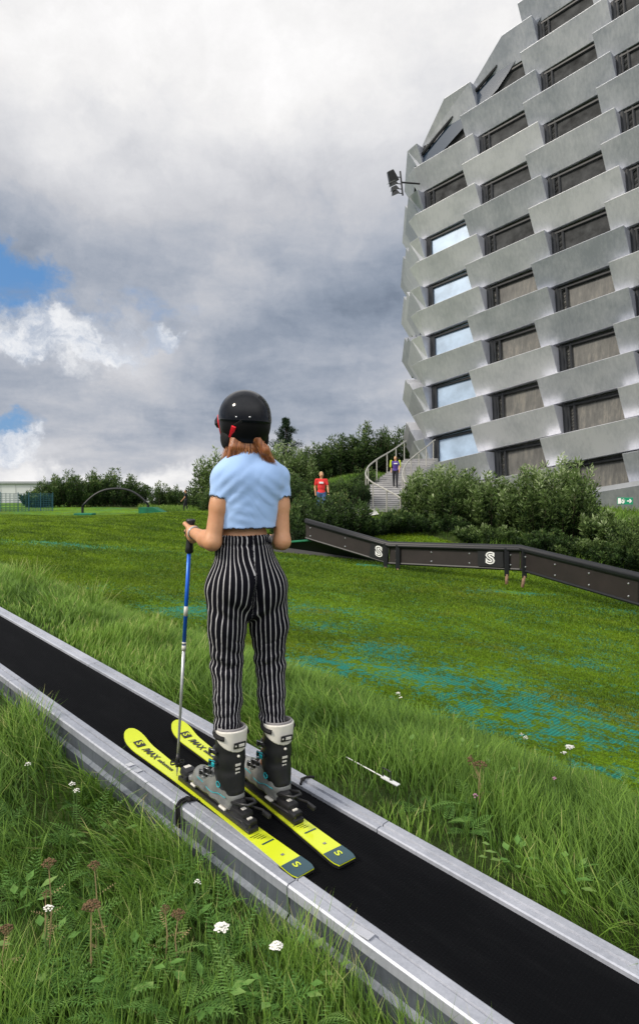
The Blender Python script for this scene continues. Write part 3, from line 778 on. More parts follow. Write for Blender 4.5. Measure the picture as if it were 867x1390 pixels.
def torso(B, infl=0.0):
    B.ell(pel, (.152+infl, .105+infl, .105+infl), RB, .05)
    B.ell(wst, (.112+infl, .080+infl, .085+infl), RB, .06)
    B.ell(rib, (.122+infl, .085+infl, .085+infl), RB, .06)
    B.ell(chest, (.140+infl, .088+infl, .095+infl), RB, .05)
    B.ell(chest+FW*.07-UPV*.01, (.105+infl, .045+infl, .055+infl), RB, .05)
    for s in (-1, 1): B.ell(chest+RT*s*.075-FW*.03+UPV*.01, (.055+infl, .05+infl, .075+infl), RB, .04)
    B.cone(shL+RT*.03-UPV*.010, shR-RT*.03-UPV*.010, .035+infl, .035+infl, .05)
B = Vox(np.array([-.78, 2.42, -1.34]), np.array([-.02, 3.14, .44]), .0045)
torso(B)
B.cone(neck-UPV*.03, head-UPV*.03, .050, .050, .03); B.cone(shL+UPV*.015, neck+UPV*.01, .03, .045, .05); B.cone(shR+UPV*.015, neck+UPV*.01, .03, .045, .05)
arm(B, shL, elL, haL); arm(B, shR, elR, haR)
for hp, kn, an, tp in ((hipL, knL, anL, bootL_top), (hipR, knR, anR, bootR_top)):
    B.cone(hp, kn, .078, .052, .03); B.cone(kn, tp, .050, .036, .02); B.cone(tp, an, .036, .028, .02)
    B.cone(an, an+np.array([U[0], U[1], 0])*.11-UPV*.05, .026, .022, .01)
head_shape(B)
# hands -------------------------------------------------------
fl_dir = (haL-elL)/np.linalg.norm(haL-elL)
pole_top = J(259, 707, 2.875); u_tip, v_tip = hit_u(240, 1052, .025); pole_tip = np.array(W(u_tip, v_tip, dz=.022))
pd = (pole_top-pole_tip)/np.linalg.norm(pole_top-pole_tip)
grip_c = pole_top-pd*.06
def fist(B, wrist, c, axis, outd):
    """hand closed round a grip: c grip centre, axis along the grip (thumb end), outd from grip towards palm"""
    axis = axis/np.linalg.norm(axis); outd = outd-axis*(outd@axis); outd = outd/np.linalg.norm(outd); sd = np.cross(axis, outd)
    palm = c+outd*.026
    B.cone(wrist, palm-axis*.005, .022, .026, .02)
    B.ell(palm, (.017, .03, .040), np.stack([outd, sd, axis], 1), .015)
    rad = .0225
    for i, (off, ln, r) in enumerate(((.030, 3.3, .0088), (.011, 3.6, .0092), (-.008, 3.4, .0088), (-.026, 2.9, .0078))):
        pts = []
        for t in np.linspace(.35, ln, 7):
            pts.append(c+axis*off+(outd*math.cos(t)+sd*math.sin(t))*(rad+.003*(1-t/4)))
        for a, b in zip(pts[:-1], pts[1:]): B.cone(a, b, r, r*.97, .004)
    tp = [palm+axis*.012-sd*.012, c+axis*.036-sd*.022+outd*.012, c+axis*.046-sd*.022-outd*.012, c+axis*.042-outd*.026-sd*.008]
    for i, (a, b) in enumerate(zip(tp[:-1], tp[1:])): B.cone(a, b, .0115-.001*i, .0105-.001*i, .006)
fist(B, haL, grip_c, pd, (elL-grip_c)*1.0+RT*.05)
f2 = (haR-elR)/np.linalg.norm(haR-elR)
fist(B, haR, haR+f2*.07-UPV*.02, UPV+f2*.3, -f2)
body = B.mesh('body', M['skin'], SK)
# eyes and mouth colouring would be hidden by the goggles; hair ---------------------------------
HY = yawm(math.radians(24)); hf = HY @ np.array([0, 1, 0]); hr = HY @ np.array([1, 0, 0])
H = Vox(head+np.array([-.2, -.2, -.30]), head+np.array([.2, .2, .02]), .0035)
nape = head-hf*.055-UPV*.045
# smooth hair swept back over ears, gathered in a low tail that falls to her right shoulder
H.ell(head-hf*.02-UPV*.035, (.081, .078, .060), HY, .02)
for (dx, z0, dx2, z1, r0, r1) in ((-.052, -.06, -.092, -.158, .028, .008), (-.040, -.06, -.066, -.160, .030, .010), (-.022, -.06, -.040, -.162, .030, .011), (0.0, -.06, -.010, -.168, .034, .015), (.022, -.06, .02, -.165, .034, .015), (.045, -.06, .055, -.150, .028, .010)):
    a = head-FW*.050+RT*dx+UPV*z0; b = head-FW*.062+RT*dx2+UPV*z1
    H.cone(a, (a+b)/2-FW*.008, r0, (r0+r1)/2, .012); H.cone((a+b)/2-FW*.008, b, (r0+r1)/2, r1, .010)
tail0 = head-FW*.092+RT*.018-UPV*.070
H.ell(tail0, (.020, .018, .018), RB, .006)
H.cone(tail0, tail0+RT*.038-UPV*.050-FW*.006, .018, .023, .008); H.cone(tail0+RT*.038-UPV*.050-FW*.006, tail0+RT*.085-UPV*.100+FW*.01, .023, .008, .008)
def hairw(X, Y, Z):
    dz = np.maximum(.02, (head[2]+.05-Z)); f = ((X-head[0])*RT[0]+(Y-head[1])*RT[1])/(.5+dz*3.2)
    return .0016*np.sin(210*f+2*np.sin(9*Z))+.0010*np.sin(430*f+3*np.sin(14*Z))
H.warp(lambda X, Y, Z: hairw(X, Y, Z)*.6)
H.mesh('hair', M['hair'], SK, relax=0)
def strands():
    rg = np.random.default_rng(3); vs_, fs, n0 = [], [], 0
    def strand(pts, w):
        nonlocal n0
        t_ = np.array(pts); d = np.gradient(t_, axis=0); d /= np.linalg.norm(d, axis=1)[:, None]
        out = t_-np.array([head[0], head[1], 0]); out[:, 2] = 0; out /= np.linalg.norm(out, axis=1)[:, None]+1e-6
        s_ = np.cross(d, out); s_ /= np.linalg.norm(s_, axis=1)[:, None]+1e-6; k = len(t_)
        wd_ = w*np.linspace(1, .35, k)[:, None]
        vs_.append(t_-s_*wd_); vs_.append(t_+s_*wd_)
        for i in range(k-1): fs.append([n0+i, n0+i+1, n0+k+i+1, n0+k+i])
        n0 += 2*k
    for i in range(900):
        a = rg.uniform(-1.75, 1.45); dep = rg.uniform(.0, .012)     # angle round the back of the head, left negative
        st = head+RT*math.sin(a)*(.074-dep)-FW*math.cos(a)*(.082-dep)-UPV*(.055+rg.uniform(0, .02)*abs(math.cos(a)))
        L_ = rg.uniform(.085, .118); fan = math.sin(a)*.030+rg.normal(0, .005)
        end = st+RT*fan-FW*(math.cos(a)*.006)-UPV*L_*(.98+.05*abs(math.sin(a)))
        if a > .35: end = end+RT*.012
        mid_ = (st+end)/2-FW*.016*math.cos(a)+RT*rg.normal(0, .003)
        pts = [st*(1-t)**2+mid_*2*t*(1-t)+end*t*t+np.array([rg.normal(0, .0006) for _ in range(3)]) for t in np.linspace(0, 1, 7)]
        strand(pts, rg.uniform(.0008, .0018))
    for i in range(420):                                             # low tail drawn over the right shoulder
        a = rg.uniform(0, 6.28); rr = .019*math.sqrt(rg.random()); o_ = RT*math.cos(a)*rr+FW*math.sin(a)*rr*.8
        p0 = tail0+o_*.5+FW*-.004; p1 = tail0+RT*.030-UPV*.045-FW*.012+o_*1.35; p2 = tail0+RT*rg.uniform(.050, .085)-UPV*rg.uniform(.09, .118)+o_*.9
        pts = [p0*(1-t)**2+p1*2*t*(1-t)+p2*t*t for t in np.linspace(0, 1, 8)]; strand(pts, rg.uniform(.0008, .0017))
    np_mesh('loose_hair', np.concatenate(vs_), [np.array(fs)], M['hair_strand'], SK, sm=True, attrs={'tone': np.repeat(rg.random(len(vs_)//2), [2*len(v) for v in vs_[::2]])})
def mat_strand():
    m, t, b = material('hair_strands'); at = t.N('ShaderNodeAttribute', attribute_name='tone').outputs['Fac']
    t.put(b.inputs['Base Color'], t.ramp(at, [(0.0, (.13, .040, .014)), (.5, (.34, .125, .040)), (1.0, (.60, .28, .11))])); b.inputs['Roughness'].default_value = .35; return m
M['hair_strand'] = mat_strand()
strands()
# t-shirt ------------------------------------------------------
T = Vox(np.array([-.62, 2.5, -.22]), np.array([.0, 3.0, .25]), .004)
torso(T, .009)
T.cone(chest+UPV*.02, rib-UPV*.085, .085, .085, .06, flat=(FW, .8))
T.cone(chest+RT*.055, rib+RT*.048-UPV*.075, .075, .078, .05); T.cone(chest-RT*.055, rib-RT*.048-UPV*.075, .075, .078, .05)
T.cone(shL+UPV*.012, neck-UPV*.006, .034, .050, .05); T.cone(shR+UPV*.012, neck-UPV*.006, .034, .050, .05)
SV = Vox(T.lo, T.lo+T.h*(T.n-1), T.h); SV.D = np.full(T.D.shape, 1.0, np.float32)
for sh, el, sg in ((shL, elL, -1), (shR, elR, 1)):
    X1 = Vox(T.lo, T.lo+T.h*(T.n-1), T.h); X1.D = np.full(T.D.shape, 1.0, np.float32)
    X1.cone(sh-RT*sg*.02+UPV*.002, sh+RT*sg*.002, .0475, .048, .0); X1.cone(sh+RT*sg*.002, sh+(el-sh)*.42, .048, .048, .0)
    dn = (el-sh)/np.linalg.norm(el-sh); e = sh+(el-sh)*.32
    sl, X, Y, Z = X1.sub(X1.lo, X1.lo+X1.h*X1.n)
    d = (X-e[0])*dn[0]+(Y-e[1])*dn[1]+(Z-e[2])*dn[2]-.004*np.sin(150*(X+Y))
    X1.D = np.maximum(X1.D, np.broadcast_to(d, X1.D.shape)).astype(np.float32)
    SV.D = np.minimum(SV.D, X1.D)
T.comb((slice(None),)*3, SV.D, .02)
def tw(X, Y, Z):
    w = .0034*wob(X, Y, Z, 22, 1)+.0011*wob(X, Y, Z, 70, 2)
    rd = 1-np.abs(np.sin(46*(Z-chest[2])+26*np.abs(X-chest[0]-.02)+2.5*np.sin(22*X))); w = w+.0014*rd**3*np.exp(-((Z-chest[2]+.10)/.10)**2)
    rd = 1-np.abs(np.sin(38*(X-chest[0])-30*(Z-chest[2])+1.5*np.sin(17*Z))); w = w+.0012*rd**3*np.exp(-((Z-chest[2]+.03)/.09)**2)
    for (c, dir_, f) in ((shL, (1, .2, -1.1), 120), (shR, (-1, -.2, -1.1), 115)):
        r = np.sqrt((X-c[0]-.02*np.sign(dir_[0]))**2+(Z-c[2]+.06)**2)
        w = w+.0019*np.exp(-(r/.085)**2)*np.sin(f*((X-c[0])*dir_[0]*-.8+(Z-c[2])*.9))
    w = w+.0028*np.sin(150*(Z-c[2])+40*(X-c[0]))*np.exp(-((Z-rib[2]+.03)/.06)**2)*np.exp(-((X-rib[0])/.05)**2)*.5
    return w
T.warp(tw)
hem = rib[2]-.083
T.warp(lambda X, Y, Z: 0)
hemz = lambda X, Y: hem+.0016*np.sin(95*(X*.9+Y*.5))+.0012*np.sin(260*X)
sl, X, Y, Z = T.sub(T.lo, T.lo+T.h*T.n)
cut = hemz(X, Y)-Z
inner = T.D+.007
gap = np.broadcast_to(np.where(Z < hem+.04, inner, 1.0), T.D.shape)
T.D = np.maximum(T.D, cut.astype(np.float32))
T.D = np.maximum(T.D, -np.minimum(gap, 1.0).astype(np.float32))
# neckline and sleeve ends
T.cone(neck+UPV*.005, neck+UPV*.12, .052, .075, .0, 'd')
tee = T.mesh('t_shirt', M['tee'], SK)
# dark lettuce edging on hem and sleeves
def ring_on(center, axis, ra, rb, e1, e2, amp, n, w, name, mat, parent, seg=160, lift=0):
    mb = MB(); pts = []
    for i in range(seg+1):
        a = 2*math.pi*i/seg
        p = np.array(center)+np.array(e1)*math.cos(a)*(ra+amp*.6*math.sin(n*a))+np.array(e2)*math.sin(a)*(rb+amp*.6*math.sin(n*a))+np.array(axis)*amp*math.sin(n*a+1)
        pts.append(Vector(p))
    mb.tube(pts, w, 6, caps=False); return mb.build(name, mat, parent, sm=True)
def contour_edge(o, zcut, band, name, zsign=1):
    """thin thread following the actual lower rim of a cloth mesh"""
    me = o.data; co = np.empty(len(me.vertices)*3); me.vertices.foreach_get('co', co); co = co.reshape(-1, 3)+np.array(o.parent.location)
    c = np.array([rib[0], rib[1]]); sel = co[np.abs(co[:, 2]-zcut) < band]
    ang = np.arctan2(sel[:, 1]-c[1], sel[:, 0]-c[0]); rad = np.hypot(sel[:, 0]-c[0], sel[:, 1]-c[1])
    pts = []
    for i in range(140):
        a = -math.pi+2*math.pi*i/140; m = np.abs((ang-a+math.pi) % (2*math.pi)-math.pi) < .05
        if m.sum() == 0: continue
        r = rad[m].max()+.001; x, y = c[0]+r*math.cos(a), c[1]+r*math.sin(a)
        pts.append(Vector((x, y, float(hemz(np.array(x), np.array(y)))+.0015*math.sin(i*1.9))))
    pts.append(pts[0]); mb = MB(); mb.tube(pts, [.0016+.0008*(i % 2) for i in range(len(pts))], 5, caps=False)
    return mb.build(name, M['cloth_dark'], o)
# children of t_shirt need world offset of SK only: t_shirt has zero own location
contour_edge(tee, hem, .012, 'hem_stitching')
for sh, el in ((shL, elL), (shR, elR)):
    dn = (el-sh)/np.linalg.norm(el-sh); e = sh+(el-sh)*.32
    e1 = np.cross(dn, [0, 1, 0]); e1 /= np.linalg.norm(e1); e2 = np.cross(dn, e1)
    ring_on(e, dn, .0485, .0485, e1, e2, .003, 16, .0016, 'sleeve_stitching', M['cloth_dark'], tee)
# trousers -----------------------------------------------------
Q = Vox(np.array([-.62, 2.42, -1.05]), np.array([-.02, 3.08, -.14]), .0042)
wtop = J(331, 727, 2.765)
Q.cone(wtop-UPV*.015, wtop-UPV*.05, .112, .116, .01, flat=(FW, .76))
Q.cone(wtop-UPV*.05, pel+UPV*.04, .116, .148, .03, flat=(FW, .74))
Q.ell(pel-UPV*.005-FW*.0, (.161, .112, .125), RB, .05)
for s, hp in ((-1, hipL), (1, hipR)):
    Q.ell(hp-FW*.052+RT*s*-.004+UPV*.0, (.083, .072, .088), RB, .03)
for hp, kn, tp, s in ((hipL, knL, bootL_top, -1), (hipR, knR, bootR_top, 1)):
    o_ = RT*s*.008
    Q.cone(hp+o_-UPV*.02, hp+(kn-hp)*.5+o_, .091, .083, .03); Q.cone(hp+(kn-hp)*.5+o_, kn, .083, .067, .02)
    Q.cone(kn, tp+(kn-tp)*.45, .066, .060, .02); Q.cone(tp+(kn-tp)*.45, tp-UPV*.02, .060, .055, .02)
Q.cone(hipL*.5+hipR*.5-FW*.015-UPV*.03, hipL*.5+hipR*.5-FW*.02-UPV*.085, .078, .06, .03)
# cleft and crotch crease
mid = (hipL+hipR)/2
for i in range(9):
    z = .0-.014*i; p = mid-FW*(.126-.002*i)+UPV*z+RT*.004
    Q.ell(p, (.004, .016, .016), RB, .022, 'd')
def legside(X, Y): return (X-mid[0])*RT[0]+(Y-mid[1])*RT[1]
def qw(X, Y, Z):
    w = .0050*wob(X, Y, Z, 24, 3)+.0024*wob(X, Y, Z, 58, 4)
    for (kn_, hp_, s_) in ((knL, hipL, 1), (knR, hipR, -1)):
        for (zc, f1, f2, wd_) in ((.10, 60, 40*s_, .05), (.0, 75, -30*s_, .05), (-.12, 70, 45*s_, .045), (-.22, 95, -30*s_, .04)):
            rd = 1-np.abs(np.sin(f1*(Z-kn_[2]-zc)+f2*(X-kn_[0])+.8*np.sin(30*X))); w = w+.0062*rd**4*np.exp(-((Z-kn_[2]-zc)/wd_)**2)*np.exp(-((X-kn_[0])/.075)**2)
    # folds behind the knees and at the cuffs, diagonal drags under the seat
    for kn_, s in ((knL, 1), (knR, -1)):
        g = np.exp(-((Z-kn_[2]-.015)/.06)**2)*np.exp(-((X-kn_[0])/.08)**2)
        w = w+.0065*g*np.sin(95*(Z-kn_[2])+s*28*(X-kn_[0])+1.0)
        g2 = np.exp(-((Z-kn_[2]+.20)/.05)**2)*np.exp(-((X-kn_[0])/.08)**2)
        w = w+.0040*g2*np.sin(120*(Z-kn_[2])-20*s*(X-kn_[0]))
    for hp_, s in ((hipL, -1), (hipR, 1)):
        g = np.exp(-((Z-hp_[2]+.105)/.045)**2)*np.exp(-((X-hp_[0])/.07)**2)
        w = w+.0050*g*np.sin(85*(Z-hp_[2])-s*60*(X-hp_[0]))
    # gathered waist
    g = np.exp(-((Z-wtop[2]+.01)/.028)**2); a = np.arctan2(Y-wtop[1], X-wtop[0])
    w = w+.0042*g*np.sin(46*a)
    g = np.exp(-((Z-wtop[2]+.038)/.007)**2); w = w+.0050*g
    return w
Q.warp(qw)
sl, X, Y, Z = Q.sub(Q.lo, Q.lo+Q.h*Q.n); a = np.arctan2(Y-wtop[1], X-wtop[0])
Q.D = np.maximum(Q.D, (Z-(wtop[2]+.004+.004*np.sin(46*a))).astype(np.float32))
Q.D = np.maximum(Q.D, -(Z-(bootR_top[2]-.02)).astype(np.float32))
def stripe(co):
    t = np.zeros(len(co)); sd = (co[:, 0]-mid[0])*RT[0]+(co[:, 1]-mid[1])*RT[1]
    for s, (hp, kn, tp) in ((-1, (hipL, knL, bootL_top)), (1, (hipR, knR, bootR_top))):
        m = sd*s >= 0; z = co[m, 2]
        zz = np.array([tp[2]-.1, tp[2], kn[2], hp[2], wtop[2]+.02]); wx = wtop+RT*s*.060
        cx = np.interp(z, zz, [tp[0], tp[0], kn[0], hp[0], wx[0]]); cy = np.interp(z, zz, [tp[1], tp[1], kn[1], hp[1], wx[1]])
        rx = (co[m, 0]-cx)*RT[0]+(co[m, 1]-cy)*RT[1]; ry = (co[m, 0]-cx)*FW[0]+(co[m, 1]-cy)*FW[1]
        halfw = np.interp(z, zz, [.057, .057, .070, .092, .075]); hd = np.interp(z, zz, [.057, .057, .07, .115, .095])
        ph = np.arctan2(rx/halfw, -ry/hd)/1.5708
        t[m] = ph*1.0*np.interp(z, zz, [4.9, 4.9, 5.1, 6.0, 6.8])+s*.25+10
    w_ = sstep(.003, .016, np.abs(sd)); f_ = t-np.round(t); back = (co[:, 2] < hipL[2]+.05)
    t = np.where(back, np.round(t)+f_*w_, t)
    return t
pants = Q.mesh('trousers', M['pants'], SK, attrs=lambda v: {'stripe': stripe(v)})
# bracelets on the left wrist
br = elL+(haL-elL)*.93; e1 = np.cross(fl_dir, [0, 0, 1.]); e1 /= np.linalg.norm(e1); e2 = np.cross(fl_dir, e1)
ring_on(br, fl_dir, .026, .026, e1, e2, .0, 1, .0030, 'bracelet', M['white_plastic'], SK, 40)
ring_on(br-fl_dir*.011, fl_dir, .027, .027, e1, e2, .0, 1, .0022, 'bracelet', M['steel'], SK, 40)

# helmet -------------------------------------------------------
HM = Vox(head+np.array([-.19, -.22, -.17]), head+np.array([.19, .22, .2]), .0032)
hc = head+UPV*.032
R34 = HY
HM.ell(hc, (.113, .134, .115), R34, .0)
HM.ell(hc-UPV*.055-hf*.012, (.106, .118, .10), R34, .03)
HM.plane(hc-UPV*.128-hf*.02, -UPV*1.0+hf*.10, .012)
HM.ell(head+hf*.12-UPV*.06, (.085, .095, .075), R34, .015, 'd')
HM.ell(head-UPV*.01, (.088, .104, .108), R34, .004, 'd')
HM.cone(head-UPV*.05, head-UPV*.25, .084, .084, .004, 'd')
shell_cut = lambda X, Y, Z: None
# ridge where the glossy shell overlaps the lower shell
def hw(X, Y, Z):
    f = (X-hc[0])*hf[0]+(Y-hc[1])*hf[1]; r_ = (X-hc[0])*hr[0]+(Y-hc[1])*hr[1]
    e = Z-hc[2]+.02-.16*f+.0*r_
    return .0028*(1/(1+np.exp(e/.0018)))
HM.warp(hw)
def hattr(v):
    f = (v[:, 0]-hc[0])*hf[0]+(v[:, 1]-hc[1])*hf[1]; return {'low': ((v[:, 2]-hc[2]+.02-.16*f) < 0).astype(float)}
m, t, b = material('helmet_shell')
lw = t.N('ShaderNodeAttribute', attribute_name='low').outputs['Fac']; co = t.N('ShaderNodeTexCoord').outputs['Object']
n = t.noise(60, 4, .6, co)
t.put(b.inputs['Base Color'], t.mix(lw, (.003, .004, .007), (.006, .006, .007)))
t.put(b.inputs['Roughness'], t.m('ADD', t.m('MULTIPLY', lw, .30), t.m('MULTIPLY', n, .14)))
t.put(b.inputs['Coat Weight'], t.m('SUBTRACT', .25, t.m('MULTIPLY', lw, .25))); b.inputs['Coat Roughness'].default_value = .06
b.inputs['Specular IOR Level'].default_value = .13
helmet = HM.mesh('helmet', m, SK, attrs=hattr)
def hpt(az, el, off=0):      # point on the helmet: azimuth from its back towards its left, elevation deg
    a = math.radians(az); e = math.radians(el)
    d = -hf*math.cos(a)*math.cos(e)-hr*math.sin(a)*math.cos(e)+UPV*math.sin(e)
    k = 1/math.sqrt((d@hr/.113)**2+(d@hf/.134)**2+(d[2]/.115)**2); return hc+d*(k+off), d
# ear pads, strap, buckle, dial
for s in (-1, 1):
    mb = MB(); mb.ball(Vector(head+hr*s*.083-UPV*.062+hf*.0), (.022, .055, .052), Matrix(HY.tolist()), 20)
    mb.build('ear_pad', M['black_matte'], helmet, sm=True)
def strap3(pts, w, th, name, mat, parent=None):
    mb = MB(); pts = [Vector(p) for p in pts]
    mb.tube(pts, w, 8, flat=th/w); return mb.build(name, mat, parent or helmet, sm=True)
p0, _ = hpt(26, -34, .006); p1, _ = hpt(42, -20, .008)
hd = lambda az, el, off=.004: Vector(hpt(az, el, off)[0])
def slab(a, b, w, th, name, mat, nrm):
    a, b = Vector(a), Vector(b); d = (b-a); L = d.length; d.normalize(); n_ = Vector(nrm).normalized(); n_ = (n_-d*n_.dot(d)).normalized(); s_ = n_.cross(d)
    mb = MB(); mb.box((a+b)/2, (L, w, th), Matrix((d, s_, n_)).transposed(), min(w, th)*.3); return mb.build(name, mat, helmet, sm=True, auto=40)
vn = Vector(hpt(40, -30)[1])
slab(hd(54, -46, .022), hd(38, -24, .016), .020, .009, 'strap_clip', M['red'], vn)
slab(hd(66, -52, .024), hd(56, -49, .024), .026, .010, 'strap_clip', M['red'], vn)
slab(hd(38, -24, .012), hd(22, -15, .006), .014, .004, 'goggle_strap', M['black_matte'], vn)
slab(hd(22, -15, .005), hd(0, -14, .004), .014, .004, 'goggle_strap', M['black_matte'], Vector(hpt(10, -15)[1]))
# goggles on the face with red frame
gm = MB()
pts = [Vector(head+hf*(.078+.030*math.cos(a))+hr*.088*math.sin(a)+UPV*.012) for a in np.linspace(-1.35, 1.35, 15)]
gm.tube(pts, .030, 10, flat=1.0); 
gog = gm.build('goggles', M['black_gloss'], helmet, sm=True)
for dz in (-.032, .032):
    fm = MB(); fm.tube([p+Vector((0, 0, dz)) for p in pts], .007, 8); fm.build('frame', M['red'], gog, sm=True)
fm = MB(); fm.tube([pts[0]+Vector((0, 0, -.062))+Vector(hr)*.004-Vector(hf)*.010, pts[0]-Vector(hr)*.010-Vector(hf)*.012, pts[0]+Vector((0, 0, .030))-Vector(hr)*.010-Vector(hf)*.012], .006, 8); fm.build('frame', M['red'], gog, sm=True)
dl = MB(); c = hd(2, -38, .006); n_ = Vector(hpt(2, -30)[1]); a1 = n_.cross(Vector((0, 0, 1))).normalized(); a2 = n_.cross(a1)
dl.tube([c+(a1*math.cos(t_)+a2*math.sin(t_))*.013 for t_ in np.linspace(0, 6.283, 25)], .0035, 8, caps=False); dl.build('fit_dial', M['grey_plastic'], helmet, sm=True)
for az, el in ((33, -8), (8, -8), (-42, -30)):
    rv = MB(); rv.ball(hd(az, el, .002), (.005, .005, .005), None, 10); rv.build('rivet', M['steel'], helmet, sm=True)

# boots --------------------------------------------------------
def frame_uv(u, v, ang=0.0):
    """local frame lying on the belt: y along the ski, z normal"""
    d = Vector((U[0], U[1], SL)).normalized(); s = Vector((V[0], V[1], 0))
    d2 = (d*math.cos(ang)+s*math.sin(ang)).normalized(); n_ = s.cross(d).normalized(); s2 = d2.cross(n_).normalized()
    return W(u, v), Matrix((s2, d2, n_)).transposed()
def boot(u, v, ang, name='ski_boot'):
    O, R = frame_uv(u, v, ang); Rn = np.array(R); O = np.array(O)+Rn[:, 2]*.062
    L = lambda x, y, z: O+Rn @ np.array([x, y, z])
    lo, hi = O-np.array([.33, .33, .03]), O+np.array([.33, .36, .36])
    # lower shell
    S = Vox(O-np.array([.30, .12, .04]), O+np.array([.12, .30, .22]), .0032)
    S.box(L(0, .135, .012), (.040, .150, .012), Rn, .008, .01)
    S.cone(L(0, .010, .045), L(0, .12, .045), .045, .044, .02); S.cone(L(0, .12, .045), L(0, .232, .040), .046, .036, .02)
    S.cone(L(0, .035, .11), L(0, .15, .065), .046, .044, .03); S.cone(L(0, .02, .06), L(0, .03, .13), .043, .047, .02)
    S.ell(L(0, .215, .035), (.045, .06, .034), Rn, .02)
    S.plane(L(0, 0, .0), -Rn[:, 2])
    S.warp(lambda X, Y, Z: .0016*np.sin(95*((X-O[0])*Rn[0, 1]+(Y-O[1])*Rn[1, 1])+55*(Z-O[2])))
    shell = S.mesh(name, M['grey_plastic'], SK)
    # sole
    mb = MB(); mb.box(Vector(L(0, .135, .002)), (.070, .315, .022), R, .004); mb.box(Vector(L(0, -.016, .012)), (.062, .02, .03), R, .004); mb.box(Vector(L(0, .296, .010)), (.06, .03, .02), R, .004); mb.build('sole', M['black_plastic'], shell, sm=True, auto=40)
    # teal pinstripe on the outside of the lower shell
    for s in (-1, 1):
        mb = MB(); mb.tube([Vector(L(s*(.0500 if y < .18 else .0495-.15*(y-.18)), y, z)) for y, z in ((.0, .052), (.05, .050), (.09, .036), (.12, .036), (.16, .050), (.22, .050))], .0016, 6); mb.build('pinstripe', M['teal'], shell)
    # cuff
    C = Vox(O-np.array([.26, .15, -.04]), O+np.array([.15, .22, .31]), .0034)
    C.cone(L(0, .040, .105), L(0, .042, .19), .054, .056, .015); C.cone(L(0, .042, .19), L(0, .050, .265), .056, .060, .015)
    C.cone(L(0, .012, .070), L(0, .03, .12), .0455, .052, .02)
    C.cone(L(0, .055, .13), L(0, .085, .140), .050, .040, .02); C.cone(L(0, .066, .13), L(0, .066, .27), .047, .050, .02)
    C.plane(L(0, .04, .281), Rn[:, 2]+Rn[:, 1]*-.1, .004)
    C.plane(L(0, -.02, .052), -Rn[:, 2]+Rn[:, 1]*-.55, .004)
    cuff = C.mesh('cuff', M['black_plastic'], shell)
    # white collar, open at the top
    K = Vox(O-np.array([.26, .15, -.16]), O+np.array([.15, .22, .36]), .0034)
    K.cone(L(0, .046, .225), L(0, .052, .315), .0612, .0665, .0)
    K.plane(L(0, .05, .315), Rn[:, 2]+Rn[:, 1]*.16, .003); K.plane(L(0, .05, .264), -Rn[:, 2]+Rn[:, 1]*.45, .003)
    K.cone(L(0, .052, .255), L(0, .056, .40), .055, .060, .0, 'd')
    K.mesh('collar', M['white_plastic'], shell)
    Q2 = Vox(O-np.array([.26, .15, -.16]), O+np.array([.15, .22, .38]), .0036)
    Q2.cone(L(0, .05, .24), L(0, .054, .322), .0555, .0600, .0); Q2.plane(L(0, .05, .324), Rn[:, 2]+Rn[:, 1]*.16, .003); Q2.cone(L(0, .052, .27), L(0, .056, .42), .049, .054, .0, 'd')
    Q2.mesh('liner', M['liner'], shell)
    # emblem plate and print on the spine
    mb = MB()
    def on_cuff(a, z, r=.0615):   # a: angle from the back towards the right
        return Vector(L(math.sin(a)*r, .047-math.cos(a)*r, z))
    for a0 in (-.12,):
        n_ = (Vector(on_cuff(a0, .275, .08))-Vector(on_cuff(a0, .275, .06))).normalized(); zz = Vector(Rn[:, 2]); ss = zz.cross(n_).normalized(); RM = Matrix((ss, zz, n_)).transposed()
        mb.box(on_cuff(a0, .270, .0675), (.056, .026, .006), RM, .003); mb.build('collar_badge', M['black_plastic'], shell, sm=True, auto=40)
        w_ = MB(); w_.box(on_cuff(a0+.10, .270, .0710), (.026, .012, .003), RM, .001); w_.build('badge_print', M['white_plastic'], shell); w_ = MB(); w_.ball(on_cuff(a0-.28, .270, .0705), (.005, .005, .005), None, 8); w_.build('badge_dot', M['white_plastic'], shell)
        for k, zz_ in enumerate((.186, .168, .152)): w_ = MB(); w_.box(on_cuff(a0, zz_, .0635), (.020 if k else .024, .007 if k else .010, .0035), RM, .0005); w_.build('cuff_print', M['white_plastic'], shell)
        w_ = MB(); w_.ball(on_cuff(a0, .222, .0640), (.006, .006, .006), None, 10); w_.build('cuff_rivet', M['white_plastic'], shell)
    # pivot rings at the ankle
    for s in (-1, 1):
        rg = MB(); c = Vector(L(s*.0555, .045, .092)); zz = Vector(Rn[:, 2]); yy = Vector(Rn[:, 1])
        rg.tube([c+(zz*math.cos(t_)+yy*math.sin(t_))*.0115 for t_ in np.linspace(0, 6.283, 25)], .0025, 6, caps=False); rg.build('pivot_ring', M['teal'], shell, sm=True)
    # buckles on the outer/front side
    for k, (y, z, r) in enumerate(((.150, .088, .047), (.118, .114, .050), (.058, .175, .062), (.060, .222, .064))):
        side = -1
        bk = MB(); c = Vector(L(side*r*.75, y+r*.72 if k > 1 else y, z if k > 1 else z))
        zz = Vector(Rn[:, 2]); yy = Vector(Rn[:, 1]); xx = Vector(Rn[:, 0])
        pts = [Vector(L(side*r*math.cos(t_), (y+r*math.sin(t_)*.95) if k > 1 else (y+.012*math.sin(t_)), z+.0 if k > 1 else z+r*.35*math.sin(t_))) for t_ in np.linspace(-.1, 2.2, 9)]
        bk.tube(pts, .0065, 6, flat=.45)
        q = pts[1]; bk.box(q-xx*.005, (.010, .040, .016), R, .003); bk.box(q-xx*.010+yy*.02, (.008, .016, .022), R, .002)
        bk.build('buckle', M['black_plastic'], shell)
